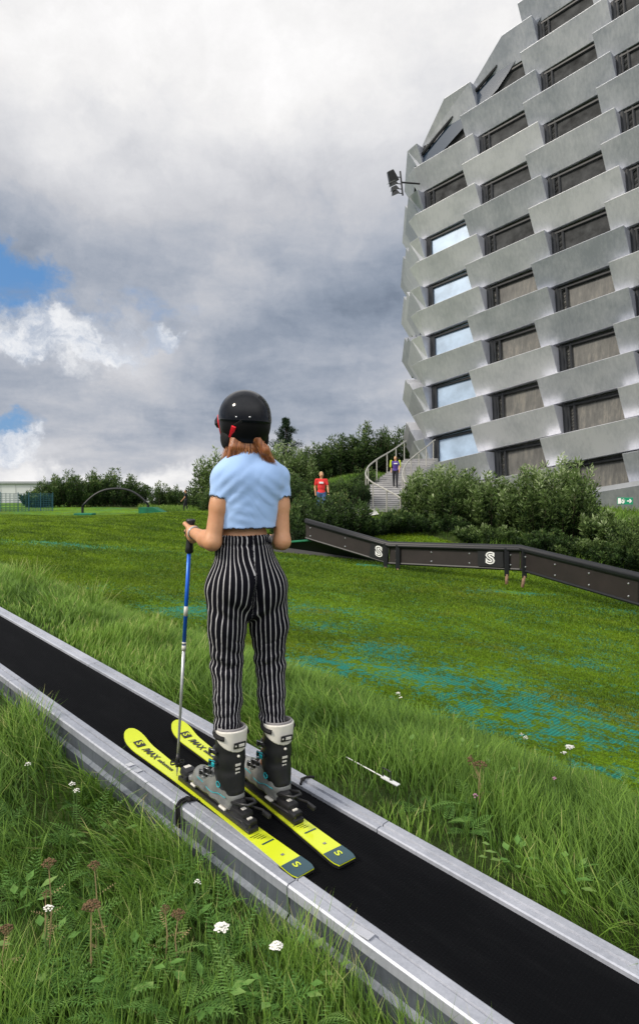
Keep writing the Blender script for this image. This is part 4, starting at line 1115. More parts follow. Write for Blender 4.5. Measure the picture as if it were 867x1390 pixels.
        wr = MB(); wr.tube([q-xx*.008-zz*.012-yy*.01, q-xx*.016-zz*.014+yy*.02, q-xx*.016+zz*.010+yy*.02, q-xx*.008+zz*.012-yy*.01], .0022, 6); 
        if k == 2: wr.box(q-xx*.013-yy*.004, (.006, .018, .014), R, .002)
        wr.build('buckle_lever', M['teal'] if k == 2 else M['steel'], shell, sm=True)
    ps = MB(); ps.tube([Vector(L(-math.cos(t_)*.068, .052+math.sin(t_)*.068, .292)) for t_ in np.linspace(-.5, 3.6, 20)], .010, 8, flat=1.0); ps.build('power_strap', M['black_matte'], shell)
    return shell
def sdir(tu, tv, hu, hv): return math.atan2(hv-tv, hu-tu)
SKI_L = (1.603, 1.672, 2.93, 1.742); SKI_R = (1.545, 1.836, 2.87, 1.985)
angL = math.atan2(SKI_L[3]-SKI_L[1], SKI_L[2]-SKI_L[0]); angR = math.atan2(SKI_R[3]-SKI_R[1], SKI_R[2]-SKI_R[0])
boot(2.045, 1.702, angL); boot(1.970, 1.896, angR)

# skis ---------------------------------------------------------
def text_mesh(body, size, ext=0.0006, bold=False):
    cu = bpy.data.curves.new('t', 'FONT'); cu.body = body; cu.size = size; cu.extrude = ext; cu.align_x = 'CENTER'; cu.align_y = 'CENTER'
    if bold: cu.offset = size*(.02 if bold is True else bold)
    cu.resolution_u = 3
    o = bpy.data.objects.new('t', cu); COL.objects.link(o); dg = bpy.context.evaluated_depsgraph_get(); dg.update()
    me = bpy.data.meshes.new_from_object(o.evaluated_get(dg)); bpy.data.objects.remove(o); bpy.data.curves.remove(cu); return me
def place_text(body, size, name, mat, origin, X_, Y_, parent, bold=False, ext=.0006, sx=1.0):
    me = text_mesh(body, size, ext, bold); X_ = Vector(X_).normalized(); Y_ = Vector(Y_).normalized(); Z_ = X_.cross(Y_)
    par = Vector((0, 0, 0)); q = parent
    while q is not None: par += Vector(q.location); q = q.parent
    Mx = Matrix((X_*sx, Y_, Z_)).transposed()
    for v in me.vertices: v.co = Mx @ v.co + Vector(origin)-par
    me.materials.clear(); me.materials.append(mat); me.update()
    return link(bpy.data.objects.new(name, me), parent)
def ski(t, label, tip_lift=.045):
    u0, v0, u1, v1 = t; ang = math.atan2(v1-v0, u1-u0); L = math.hypot(u1-u0, v1-v0); O, R = frame_uv(u0, v0, ang)
    sx, sy, sn = R.col[0], R.col[1], R.col[2]
    root = empty('ski', O, label=label, cat='ski')
    pt = lambda x, y, z: O+sx*x+sy*y+sn*z
    def half(s):        # width profile along the length
        w = .038+.021*((abs(s-.44)/.44) if s < .44 else (s-.44)/.56)**1.7*(1.0 if s > .44 else .70)
        if s > .93: w *= math.sqrt(max(0, 1-((s-.93)/.07)**2))**.9
        if s < .025: w *= .80+.2*math.sqrt(s/.025)
        return max(w, .002)
    def lift(s): return .010+(tip_lift*((s-.87)/.13)**2 if s > .87 else 0)
    N = 64; ss_ = [1-(1-i/N)**1.0 for i in range(N+1)]; ss_ = sorted(set(ss_+[.985, .992, .997]))
    def sheet(s0, s1, zb, zt, inset, name, mat, parent):
        mb = MB(); q = [s for s in ss_ if s0 <= s <= s1]; vs_, fs = [], []
        for s in q:
            w = half(s)-inset; w = max(w, .001); y = s*L; z = lift(s)
            vs_ += [pt(-w, y, z+zb), pt(w, y, z+zb), pt(w, y, z+zt), pt(-w, y, z+zt)]
        for i in range(len(q)-1):
            a = i*4
            for k in range(4): fs.append([a+k, a+(k+1) % 4, a+4+(k+1) % 4, a+4+k])
        fs.append([0, 1, 2, 3]); fs.append([len(vs_)-4+k for k in (3, 2, 1, 0)])
        mb.add(vs_, fs); return mb.build(name, mat, parent)
    sheet(0, 1, -.004, .006, 0, 'base', M['black_plastic'], root)
    top = sheet(.0, 1, .0065, .0105, .0015, 'top_sheet', M['ski_yellow'], root)
    sheet(.0, .075, .0108, .0125, .0015, 'tail_cap', M['ski_teal'], root)
    # print
    zt = .0118
    def prt(body, s, size, mat, x=0, off=0.0, sxx=1.0, bold=True, name='lettering', flip=1):
        l = lift(s)+zt+off; sl_ = (2*tip_lift*((s-.87)/.13)/(.13*L) if s > .87 else 0); yy = (sy+sn*sl_).normalized()
        return place_text(body, size, name, mat, pt(x, s*L, l), -yy*flip, sx*flip, top, bold, .0004, sxx)
    prt('/MAX', .832, .050, M['ski_print'], .0, .0012, 1.0)
    prt('salomon', .728, .030, M['ski_print'], .0, .0008, 1.25)
    lg = MB(); s = .915; l = lift(s)+zt+.002; sl_ = 2*tip_lift*((s-.87)/.13)/(.13*L); yy = (sy+sn*sl_).normalized(); nn = sx.cross(yy).normalized()
    lg.box(pt(0, s*L, l), (.046, .050, .0016), Matrix((sx, yy, nn)).transposed(), .001); lb = lg.build('emblem', M['ski_print'], top)
    place_text('S', .048, 'emblem_letter', M['ski_yellow'], pt(0, s*L, l)+nn*.0016, -yy, sx, lb, True, .0004)
    prt('S', .04, .040, M['ski_yellow'], .0, .0022, 1.5, name='tail_letter')
    db = MB()
    for i in range(4): db.box(pt(.006*i-.01, (.215-.008*i)*L, lift(.2)+zt), (.045-.006*i, .0022, .0008), R)
    db.build('print_bars', M['ski_print'], top)
    ds = MB(); ds.box(pt(.006, .168*L, lift(.2)+zt), (.058, .007, .0008), R); ds.build('print_mark', M['ski_teal'], top)
    ds = MB(); ds.box(pt(.0, .098*L, lift(.1)+zt), (.013, .010, .001), R); ds.build('print_mark', M['grey_plastic'], top)
    return root, pt, R
def binding(root, pt, R, y_heel):
    """y_heel: distance of the boot heel from the tail"""
    def B_(): return MB()
    bx = lambda mb, x, y, z, a, b, c, bev=.003: mb.box(pt(x, y_heel+y, .02+z), (a, b, c), R, bev)
    rb = B_(); bx(rb, 0, .12, .010, .050, .52, .020); bx(rb, 0, -.06, .022, .058, .13, .012); bx(rb, 0, .30, .022, .055, .12, .012); rb.build('binding_plate', M['black_plastic'], root, sm=True, auto=40)
    h = B_(); bx(h, 0, -.055, .045, .056, .090, .040, .010); bx(h, 0, -.035, .075, .048, .050, .035, .012); bx(h, 0, -.105, .034, .05, .05, .018, .006)
    hp_ = h.build('heel_piece', M['black_plastic'], root, sm=True, auto=40)
    lv = B_(); 
    lv.tube([pt(-.026, y_heel-.02, .10), pt(-.030, y_heel-.09, .125), pt(-.02, y_heel-.115, .128), pt(.02, y_heel-.115, .128), pt(.030, y_heel-.09, .125), pt(.026, y_heel-.02, .10)], .006, 8); lv.build('heel_lever', M['black_plastic'], hp_, sm=True)
    wt = B_(); bx(wt, 0, -.108, .045, .022, .012, .006, .001); bx(wt, 0, -.06, .0665, .02, .03, .003, .001); wt.build('indicator', M['white_plastic'], hp_)
    t_ = B_(); bx(t_, 0, .335, .050, .058, .062, .040, .012); bx(t_, 0, .312, .038, .074, .022, .024, .008); bx(t_, 0, .36, .038, .04, .04, .02, .008); tt = t_.build('toe_piece', M['black_plastic'], root, sm=True, auto=40)
    w2 = B_(); bx(w2, 0, .345, .0705, .03, .02, .003, .001); w2.build('indicator', M['white_plastic'], tt)
    # brake arms and white anti friction pads
    for s in (-1, 1):
        a = B_(); a.tube([pt(s*.030, y_heel+.02, .045), pt(s*.048, y_heel-.02, .065), pt(s*.058, y_heel-.12, .085), pt(s*.052, y_heel-.15, .082)], .0045, 8); a.box(pt(s*.052, y_heel-.15, .082), (.014, .045, .018), R, .004); a.build('brake_arm', M['black_plastic'], root, sm=True, auto=40)
    pdm = B_(); bx(pdm, 0, .03, .036, .078, .045, .010, .004); bx(pdm, 0, .25, .036, .07, .035, .010, .004); pdm.build('boot_rest', M['white_plastic'], root)
rootL, ptL, RL = ski(SKI_L, 'yellow ski with dark tail cap under her left foot, against the left side rail')
rootR, ptR, RR = ski(SKI_R, 'yellow ski with dark tail cap under her right foot, in the middle of the belt')
binding(rootL, ptL, RL, (2.045-SKI_L[0])/math.cos(angL)); binding(rootR, ptR, RR, (1.970-SKI_R[0])/math.cos(angR))

# ski pole -----------------------------------------------------
pb = Vector(pole_tip); po = empty('ski_pole', pb, label='blue and silver ski pole held upright in her left hand', cat='ski pole')
A = lambda s: pb+(Vector(pole_top)-pb)*s
mb = MB(); mb.tube([A(.045), A(.30), A(.50)], [.0052, .0068, .0075], 12); mb.build('shaft', M['pole_silver'], po, sm=True)
mb = MB(); mb.tube([A(.50), A(.90)], [.0088, .0092], 14); sh_ = mb.build('upper_shaft', M['pole_blue'], po, sm=True)
mb = MB(); mb.tube([A(.495), A(.515)], [.0100, .0096], 14); mb.tube([A(.52), A(.528)], .0100, 14); mb.build('shaft_collar', M['white_plastic'], sh_, sm=True)
mb = MB(); mb.tube([A(.63), A(.668)], .0094, 14); mb.build('printed_band', M['white_plastic'], sh_, sm=True)
mb = MB(); mb.tube([A(.875), A(.88), A(.90), A(.93), A(.96), A(.985), A(1.0), A(1.006)], [.014, .019, .0165, .0150, .0145, .0165, .021, .019], 16); mb.build('grip', M['black_plastic'], po, sm=True)
mb = MB(); g0 = Vector(pole_top); mb.tube([g0+Vector((0, 0, -.004)), g0+Vector((-.02, -.03, -.05)), g0+Vector((.0, -.035, -.10)), Vector(haL)+Vector((0, 0, -.03)), Vector(haL)+Vector((.02, .03, .0)), g0+Vector((.01, .01, -.02))], .004, 6, flat=.5)
mb.build('wrist_strap', M['black_matte'], po)
mb = MB(); bc = A(.052); mb.tube([A(.035), A(.05), A(.065), A(.085)], [.009, .010, .010, .007], 12)
for k in range(2): 
    pts = [bc+Vector((math.cos(t_)*.030, math.sin(t_)*.030, .004*math.sin(3*t_))) for t_ in np.linspace(0, 6.283, 31)]; mb.tube(pts, .0035, 6, caps=False)
for k in range(6): a_ = k*math.pi/3; mb.tube([bc, bc+Vector((math.cos(a_)*.030, math.sin(a_)*.030, 0))], .003, 6)
bm_ = MB(); bm_.ball(bc, (.027, .027, .003), None, 20); mb.v += []; 
mb.build('basket', M['black_plastic'], po, sm=True)
mb = MB(); mb.tube([A(0), A(.01), A(.05)], [.0018, .0032, .0045], 10); mb.build('tip', M['steel'], po, sm=True)

# ------------------------------------------------------------------ jib rail on the slope
def rail():
    K_ = [P(415, 707, 17.6), P(528, 739, 16.0), P(706, 744, 14.0), P(867, 783, 10.9), P(990, 818, 9.3)]
    root = empty('slope_rail', (K_[2].x, K_[2].y, G(K_[2].x, K_[2].y)), label='long black jib rail with brown side panels, kinked and bolted, across the slope', cat='rail')
    mb = MB(); mb.tube(K_, .075, 12); mb.tube([k+Vector((0, -.06, -.03)) for k in K_], .05, 8); mb.build('top_tube', M['rail_black'], root, sm=True)
    hgt = .47
    for i in range(4):
        a, b = K_[i], K_[i+1]; d = (b-a); dh = Vector((d.x, d.y, 0)).normalized(); nrm = Vector((dh.y, -dh.x, 0)); 
        if nrm.y > 0: nrm = -nrm
        L = d.length; n = max(1, round(L/2.6))
        for k in range(n):
            p, q = a.lerp(b, k/n+.004), a.lerp(b, (k+1)/n-.004); mb = MB()
            o = nrm*.012; vs_ = [p+o-Vector((0, 0, .05)), q+o-Vector((0, 0, .05)), q+o-Vector((0, 0, hgt)), p+o-Vector((0, 0, hgt))]; vs_ += [v-nrm*.025 for v in vs_]
            mb.add(vs_, [[0, 1, 2, 3], [7, 6, 5, 4], [0, 4, 5, 1], [1, 5, 6, 2], [2, 6, 7, 3], [3, 7, 4, 0]]); pn = mb.build('side_panel', M['rail_panel'], root)
            bt = MB(); nb = max(2, round((q-p).length/1.1))
            for j in range(nb+1):
                c = p.lerp(q, .06+.88*j/nb)
                for dz in (.16, hgt-.09): bt.ball(c+nrm*.016-Vector((0, 0, dz)), (.022, .012, .022), None, 8)
            bt.build('bolt', M['steel'], pn)
        mb = MB(); mb.tube([a+nrm*.0-Vector((0, 0, hgt)), b-Vector((0, 0, hgt))], .035, 8); mb.build('lower_bar', M['rail_black'], root)
    # bracket plates with badge letters
    for (px, py, lx, ly, dd, i) in ((520, 754, 508, 748, 16.1, 0), (664, 758, 672, 757, 14.3, 1)):
        a, b = (K_[0], K_[1]) if i == 0 else (K_[1], K_[2]); dh = (b-a); dz_ = dh.normalized(); dhh = Vector((dh.x, dh.y, 0)).normalized(); nrm = Vector((dhh.y, -dhh.x, 0)); nrm = nrm if nrm.y < 0 else -nrm
        s = .90 if i == 0 else .80; c = a.lerp(b, s)+nrm*.045-Vector((0, 0, .25)); mb = MB()
        mb.box(c, (.55 if i == 0 else .6, .012, .38), Matrix((dz_, nrm, dz_.cross(nrm))).transposed(), .004); pl = mb.build('badge_plate', M['rail_black'], root)
        place_text('S', .34, 'badge_letter', M['white_paint'], c+nrm*.016-dz_*.0, dz_, Vector((0, 0, 1)), pl, .06, .006, 1.25)
        inner = place_text('S', .34, 'badge_inlay', M['rail_black'], c+nrm*.026-dz_*.0, dz_, Vector((0, 0, 1)), pl, -.022, .001, 1.25)
    for (px, s, i) in ((519, .955, 0), (543, .07, 1), (686, .90, 1), (712, .03, 2)):
        a, b = K_[i], K_[i+1]; c = a.lerp(b, s); g = G(c.x, c.y); d = Vector((0, -.085, 0)); ln = Vector((-.06, .0, 0)) if px == 712 else Vector((0, 0, 0))
        mb = MB(); zz = c.z-.58; mb.box((c+d+Vector((0, 0, -.31))), (.10, .05, .62), None, .008); mb.build('post_sleeve', M['rail_black'], root)
        mb = MB(); mb.tube([Vector((c.x, c.y-.085, zz)), Vector((c.x, c.y-.085, g-.05))+ln], .035, 10); mb.build('post', M['rust'], root, sm=True)
    # dark end ramp box at the far left end
    a = K_[0]; e = P(360, 742, 18.4); g = G(a.x, a.y)
    mb = MB(); t0, t1 = a+Vector((.2, 0, -.55)), Vector((e.x, e.y, a.z-.72)); zb = min(g, G(e.x, e.y))-.1
    w_ = Vector((.1, .9, 0)); b0, b1 = Vector((t0.x+1.0, t0.y, zb)), Vector((t1.x-.3, t1.y, zb))
    top_r = Vector((t0.x+1.9, t0.y-.5, t0.z-.42))
    vs_ = [b1, Vector((top_r.x, top_r.y, zb)), top_r, t0, t1]; vs_ += [v+w_ for v in vs_]; n = 5
    mb.add(vs_, [[0, 1, 2, 3, 4], [9, 8, 7, 6, 5]]+[[k, (k+1) % n, (k+1) % n+n, k+n] for k in range(n)]); mb.build('end_ramp', M['rail_black'], root)
    mb = MB(); mb.tube([t0+Vector((0, -.02, .02)), t1+Vector((0, -.02, .02))], .03, 6); mb.box(Vector(((b1.x+top_r.x)/2, b1.y-.1, zb+.12)), (abs(top_r.x-b1.x), .1, .1)); mb.build('ramp_edging', M['green_mat'], root)
    return root
rail()
# curved rainbow rail on the left
a = at_px(112, 690, 0, 20, 60); D_ = 34.0
a = P(112, 689, D_); b = P(201, 684, D_)
rr = empty('arch_rail', (a.x, a.y, G(a.x, a.y)), label='black arched rail with green end ramp in front of the left hedge', cat='rail')
pts = []
for s in np.linspace(0, 1, 25):
    p = a.lerp(b, s); h = .90*(1-abs(2*s-1)**2.4)+.10*s; pts.append(Vector((p.x, p.y, a.z+.1+h-.05)))
mb = MB(); mb.tube(pts, .065, 10); mb.build('arch_tube', M['rail_black'], rr, sm=True)
for s_, e in ((0, 'l'), (24, 'r')):
    mb = MB(); mb.tube([pts[s_], Vector((pts[s_].x, pts[s_].y, G(pts[s_].x, pts[s_].y)-.05))], .07, 8); mb.build('post', M['rail_black'], rr)
mb = MB(); q = pts[-1]; g = G(q.x, q.y); x0, x1, x2 = q.x-.4, q.x+.35, q.x+1.3; h = .38
prof = [(x0, g-.1), (x2, g-.1), (x1, g+h), (x0, g+h)]
mb.add([(x, q.y-.4, z) for x, z in prof]+[(x, q.y+.6, z) for x, z in prof], [[0, 1, 2, 3], [7, 6, 5, 4]]+[[k, (k+1) % 4, (k+1) % 4+4, k+4] for k in range(4)]); mb.build('end_ramp', M['green_mat'], rr)
mb = MB(); mb.box(Vector((pts[0].x+.2, pts[0].y-.2, G(pts[0].x, pts[0].y)+.05)), (1.0, .6, .22), None, .05); mb.build('foot_mat', M['green_mat'], rr)

# ------------------------------------------------------------------ tall metal clad building
def facade():
    CW, RH, KS = 4.1, 1.65, .165
    p0 = np.array([7.85, 38.3]); wd = np.array([.734, -.678]); wn = np.array([-.678, -.734])
    def plan(s):
        """point and outward normal at wall coordinate s (m, grows to the right)"""
        s0 = -1.95
        if s >= s0: return p0+wd*s, wn
        R_ = .35; a = min((s0-s)/R_, math.radians(52)); c = p0+wd*s0-wn*R_; n_ = wn*math.cos(a)-wd*math.sin(a)
        p = c+n_*R_; rest = (s0-s)-a*R_
        if rest > 0: p = p+(-wd*math.cos(a)-wn*math.sin(a))*rest
        return p, n_
    ZB = 2.83                                   # height of the window middle at column 1, lowest visible
    def pt(s, out, z):
        p, n_ = plan(s); q = p+n_*out; return Vector((q[0]+.003*(z-2.8), q[1]+.155*(z-2.8), z))
    p_, _ = plan(6); root = empty('tower_building', (p_[0], p_[1], -2), label='tall grey building clad in staggered brushed aluminium boxes beside the slope', cat='building')
    zf = lambda s, r: ZB+RH*r+KS*s*1.0
    # rows: window at col c when (r+c) is odd (col1 row0 is a window)
    tops = {-3: 11, -2: 11, -1: 12, 0: 13, 1: 14, 2: 17, 3: 19, 4: 21, 5: 23}
    # wall core behind (screens)
    mb = MB(); ss_ = list(np.arange(-15, 24.1, .7)); vs_, fs = [], []
    def ztop(s): return zf(s, np.interp(s, [-9, -4.1, 0, 4.1, 8.2, 12.3, 24], [10.9, 11.3, 12.7, 13.9, 16.4, 18.4, 24]))-.3
    for s in ss_: 
        zt = ztop(s)
        for k in range(9): z = -4+(zt+4)*k/8; vs_.append(pt(s, -.92+.018*max(0, z-ZB), z))
    for i in range(len(ss_)-1):
        for k in range(8): a = i*9+k; fs.append([a, a+9, a+10, a+1])
    mb.add(vs_, fs); wall = mb.build('wall', M['screen'], root, sm=False)
    # sloping glazed roof edge
    mb = MB(); vs_, fs = [], []
    for s in ss_: vs_ += [pt(s, -.25, ztop(s)+.1), pt(s, -7.0, ztop(s)-.2), pt(s, -.25, ztop(s)-1.2)]
    for i in range(len(ss_)-1): a = i*3; fs += [[a, a+3, a+4, a+1], [a, a+2, a+5, a+3]]
    mb.add(vs_, fs); mb.build('roof_glazing', M['glass'], root)
    for dz, rr_ in ((.22, .10),):
        mb = MB(); mb.tube([pt(s, -.15, ztop(s)+dz) for s in ss_], rr_, 6); mb.build('roof_edge_beam', M['dark_frame'], root)
    def brick(c, r, name='cladding_panel', hl=.605, hrr=.605):
        s0, s1 = c*CW-CW*hl, c*CW+CW*hrr; n = 5 if c > 0 else 8; mb = MB(); vs_, fs = [], []
        tb = lambda s: zf(s, r+.44); bb = lambda s: zf(s, r-.46)
        for i in range(n+1):
            s = s0+(s1-s0)*i/n
            vs_ += [pt(s, .46, tb(s)), pt(s, -.36, bb(s)), pt(s, -1.0, bb(s)), pt(s, -1.0, tb(s))]
        for i in range(n):
            a = i*4
            for k in range(4): fs.append([a+k, a+(k+1) % 4, a+4+(k+1) % 4, a+4+k])
        fs.append([0, 1, 2, 3]); fs.append([len(vs_)-4+k for k in (3, 2, 1, 0)])
        mb.add(vs_, fs); return mb.build(name, M['alu_panel'], root, bev=.02)
    def crown(c, r):
        """last box of a column, cut to a wedge by the sloping roof"""
        s0, s1 = c*CW-CW*.605, c*CW+CW*.605; mb = MB()
        f = [pt(s0, -.35, zf(s0, r-.5)), pt(s1, -.35, zf(s1, r-.5)), pt(s1, .55, zf(s1, r+.55)), pt(s0+(s1-s0)*.62, .55, zf(s0+(s1-s0)*.62, r+.55))]
        b = [pt(s0, -2.6, zf(s0, r-.5)+.1), pt(s1, -2.6, zf(s1, r-.5)), pt(s1, -2.2, zf(s1, r+.55)), pt(s0+(s1-s0)*.62, -2.2, zf(s0+(s1-s0)*.62, r+.55))]
        mb.add(f+b, [[0, 1, 2, 3], [7, 6, 5, 4], [0, 4, 5, 1], [1, 5, 6, 2], [2, 6, 7, 3], [3, 7, 4, 0]]); return mb.build('cladding_panel', M['alu_panel'], root, bev=.02)
    npan = 0
    for c in range(-3, 6):
        for r in range(-3, tops[c]+1):
            if (r+c) % 2 != 0:
                if r >= tops[c] and c >= 0: crown(c, r)
                else: brick(c, r)
                npan += 1
            elif r < tops[c] and -2 < c < 5:
                # window filling: frame post and darker reveal, pane
                s0, s1 = c*CW-CW*.395, c*CW+CW*.395
                mb = MB(); vs_ = []; wdp = -.80+.03*max(r, 0)
                for s in (s0, s1): vs_ += [pt(s, wdp-.04, zf(s, r-.5)), pt(s, wdp-.04, zf(s, r+.5))]
                blue = c == 0 and r < 9
                if blue or r >= 6:
                    mb.add([vs_[0], vs_[2], vs_[3], vs_[1]], [[0, 1, 2, 3]]); mb.build('window_pane', M['pane_blue'] if blue else M['pane_dark'], root)
                fm = MB()
                for sa in ((s0+.08, s0+.22) if blue else (s0+.30, s0+.62)):
                    fm.tube([pt(sa, wdp+.03, zf(sa, r-.52)), pt(sa, wdp+.03, zf(sa, r+.5))], .07 if not blue else .12, 6)
                if not blue:
                    for k in range(5):
                        z0 = -.45+.2*k; fm.tube([pt(s0+.30, wdp+.03, zf(s0, r+z0)), pt(s0+.62, wdp+.03, zf(s0, r+z0+.14))], .03, 5)
                    fm.tube([pt(s0+.10, wdp+.02, zf(s0, r-.5)), pt(s0+.10, wdp+.02, zf(s0, r+.5))], .14, 6)
                fm.tube([pt(s0, wdp+.02, zf(s0, r+.44)), pt(s1, wdp+.02, zf(s1, r+.38))], .09, 6)
                fm.build('window_frame', M['dark_frame'], root)
    # solid footing strip and far return of the building so it reads as a volume
    mb = MB(); ss2 = list(np.arange(-15, 24.1, 1.3)); vs_, fs = [], []
    for s in ss2: vs_ += [pt(s, -.30, -4.5), pt(s, -.30, zf(s, -2.4)), pt(s, -1.2, zf(s, -2.4))]
    for i in range(len(ss2)-1): a = i*3; fs += [[a, a+3, a+4, a+1], [a+1, a+4, a+5, a+2]]
    mb.add(vs_, fs); mb.build('footing', M['footing'], root)
    print('panels', npan)
    return pt, zf, root, plan
FP, ZF, BLD, PLAN = facade()
# floodlight cluster
def floods():
    D_ = 41.5; c = P(544, 247, D_); w = P(560, 246, D_)
    root = empty('floodlight_mast', w, label='cluster of four black floodlights on a bracket at the building corner', cat='floodlight')
    mb = MB(); mb.tube([w+Vector((.5, .3, 0)), c], .06, 8); mb.tube([c+Vector((-.05, 0, .72)), c+Vector((.12, 0, -.85))], .055, 8); mb.build('bracket', M['black_plastic'], root)
    for k, (px, py, s) in enumerate(((532, 239, .5), (533, 248, .42), (535, 255, .38), (536, 261, .36))):
        p = P(px, py, D_); mb = MB(); R = Matrix.Rotation(math.radians(-25), 3, 'Y') @ Matrix.Rotation(math.radians(20), 3, 'X')
        mb.box(p, (s*1.25, .55, s*.7 if k else .75), R, .05, taper=.65); 
        mb.tube([p, Vector((c.x+.03*k, c.y, p.z-.06))], .035, 6); h = mb.build('floodlight_head', M['black_plastic'], root)
        g = MB(); g.box(p+Vector((-.03, -.02, -(s*.36 if k else .38))), (s*1.1, .48, .02), R); g.build('glass', M['grey_plastic'], h)
floods()
# emergency exit sign on the wall
def sign():
    c = P(848, 680, 27.5); _, n_ = PLAN(12); n3 = Vector((n_[0], n_[1], 0)); X_ = Vector((.734, -.678, .0)); Y_ = Vector((0, 0, 1)); RM = Matrix((X_, Y_, X_.cross(Y_))).transposed()
    root = empty('exit_sign', c, label='green and white emergency exit sign with running figure and arrow on the wall', cat='sign')
    k = 27.5/31.0
    mb = MB(); mb.box(c, (.66*k*1.1, .34*k, .03), RM, .004); mb.build('sign_board', M['green_sign'], root)
    o = X_.cross(Y_)
    bx = lambda m_, x, y, a, b, rot=0: m_.box(c+X_*x*k+Y_*y*k+o*.02, (a*k, b*k, .012), RM @ Matrix.Rotation(rot, 3, 'Z'))
    m_ = MB(); bx(m_, -.25, 0, .14, .27); m_.build('door_symbol', M['white_paint'], root)
    m_ = MB(); bx(m_, .19, 0, .18, .05); bx(m_, .26, .045, .13, .045, -.8); bx(m_, .26, -.045, .13, .045, .8); m_.build('arrow_symbol', M['white_paint'], root)
    m_ = MB(); m_.ball(c+X_*-.06*k+Y_*.10*k+o*.02, (.03, .03, .012), Matrix.Identity(3), 10); bx(m_, -.08, .02, .05, .12, .3); bx(m_, -.05, -.07, .04, .12, -.6); bx(m_, -.13, -.07, .04, .12, .7); bx(m_, -.03, .03, .1, .03, .4); bx(m_, -.13, .03, .08, .03, -.5); m_.build('running_figure', M['white_paint'], root)
sign()

# ------------------------------------------------------------------ curved stairs beside the building
def stairs():
    M['step'] = simple('concrete_steps', (.48, .48, .48), .85, 0, .12, 3, .1, 30)
    M['step_edge'] = simple('step_edge', (.20, .20, .21), .85, 0, .12, 3)
    # centre line given by picture height : from lower right up and round to the right
    ctr = [(560, 712, 33.5, 1.7), (543, 700, 34.5, 1.8), (527, 688, 36, 2.0), (521, 676, 37.5, 2.2), (526, 662, 39.5, 2.3), (538, 650, 41.5, 2.3), (551, 640, 43.5, 2.2), (562, 631, 45.5, 2.2), (572, 622, 47.5, 2.2)]
    pts = [P(a, b, d*.74) for a, b, d, w in ctr]; ws_ = [w*.82 for *_, w in ctr]
    root = empty('staircase', (pts[0].x, pts[0].y, G(pts[0].x, pts[0].y)), label='curved grey concrete staircase climbing the bank to the building corner', cat='stairs')
    N = 34; L = len(pts)-1; sm_ = []
    for i in range(N+1):
        t = i/N*L; k = min(int(t), L-1); f = t-k; a, b = pts[k], pts[k+1]; pm = pts[max(k-1, 0)]; pn = pts[min(k+2, L)]
        q = .5*((2*a)+(b-pm)*f+(2*pm-5*a+4*b-pn)*f*f+(-pm+3*a-3*b+pn)*f**3); sm_.append((q, ws_[k]*(1-f)+ws_[k+1]*f))
    tr = MB(); ed = MB(); lf, rt = [], []
    for i in range(N):
        (a, wa), (b, wb) = sm_[i], sm_[i+1]; d = (b-a); d.z = 0; d.normalize(); s = Vector((d.y, -d.x, 0))
        z = a.z+(b.z-a.z)*.5; c0, c1 = a-s*wa/2, a+s*wa/2; e0, e1 = b-s*wb/2+d*.05, b+s*wb/2+d*.05
        c0, c1, e0, e1 = (Vector((q.x, q.y, z)) for q in (c0, c1, e0, e1)); dn = Vector((0, 0, 1.1))
        tr.add([c0, c1, e1, e0, c0-dn, c1-dn, e1-dn, e0-dn], [[0, 1, 2, 3], [7, 6, 5, 4], [0, 4, 5, 1], [1, 5, 6, 2], [2, 6, 7, 3], [3, 7, 4, 0]])
        ed.box((c0+c1)/2+Vector((0, 0, -.03))-d*.012, ((c1-c0).length, .02, .05), Matrix((s, d, Vector((0, 0, 1)))).transposed())
        lf.append(c0+s*.1); rt.append(c1-s*.1)
    tr.build('steps', M['step'], root); ed.build('step_edge', M['step_edge'], root)
    for line in (lf, rt):
        mb = MB(); top = [p+Vector((0, 0, 1.0)) for p in line]; mb.tube(top, .035, 6)
        for k in range(0, N, 4): mb.tube([line[k], top[k]], .028, 6)
        mb.build('handrail', M['railing'], root)
    return sm_
ST = stairs()
# concrete path for the walker
pa = [P(402, 667, 23.8), P(436, 667, 24), P(480, 664, 25), P(510, 660, 26)]
mb = MB(); vs_, fs = [], []
for p in pa:
    for dy in (-1.3, 1.3): q = Vector((p.x, p.y+dy, 0)); q.z = G(q.x, q.y)+.06; vs_.append(q)
for i in range(len(pa)-1): a = i*2; fs.append([a, a+2, a+3, a+1])
mb.add(vs_, fs); o = mb.build('path', M['step'], None); tag(o, 'grey path crossing the bank behind the shrubs', 'path', kind='structure')

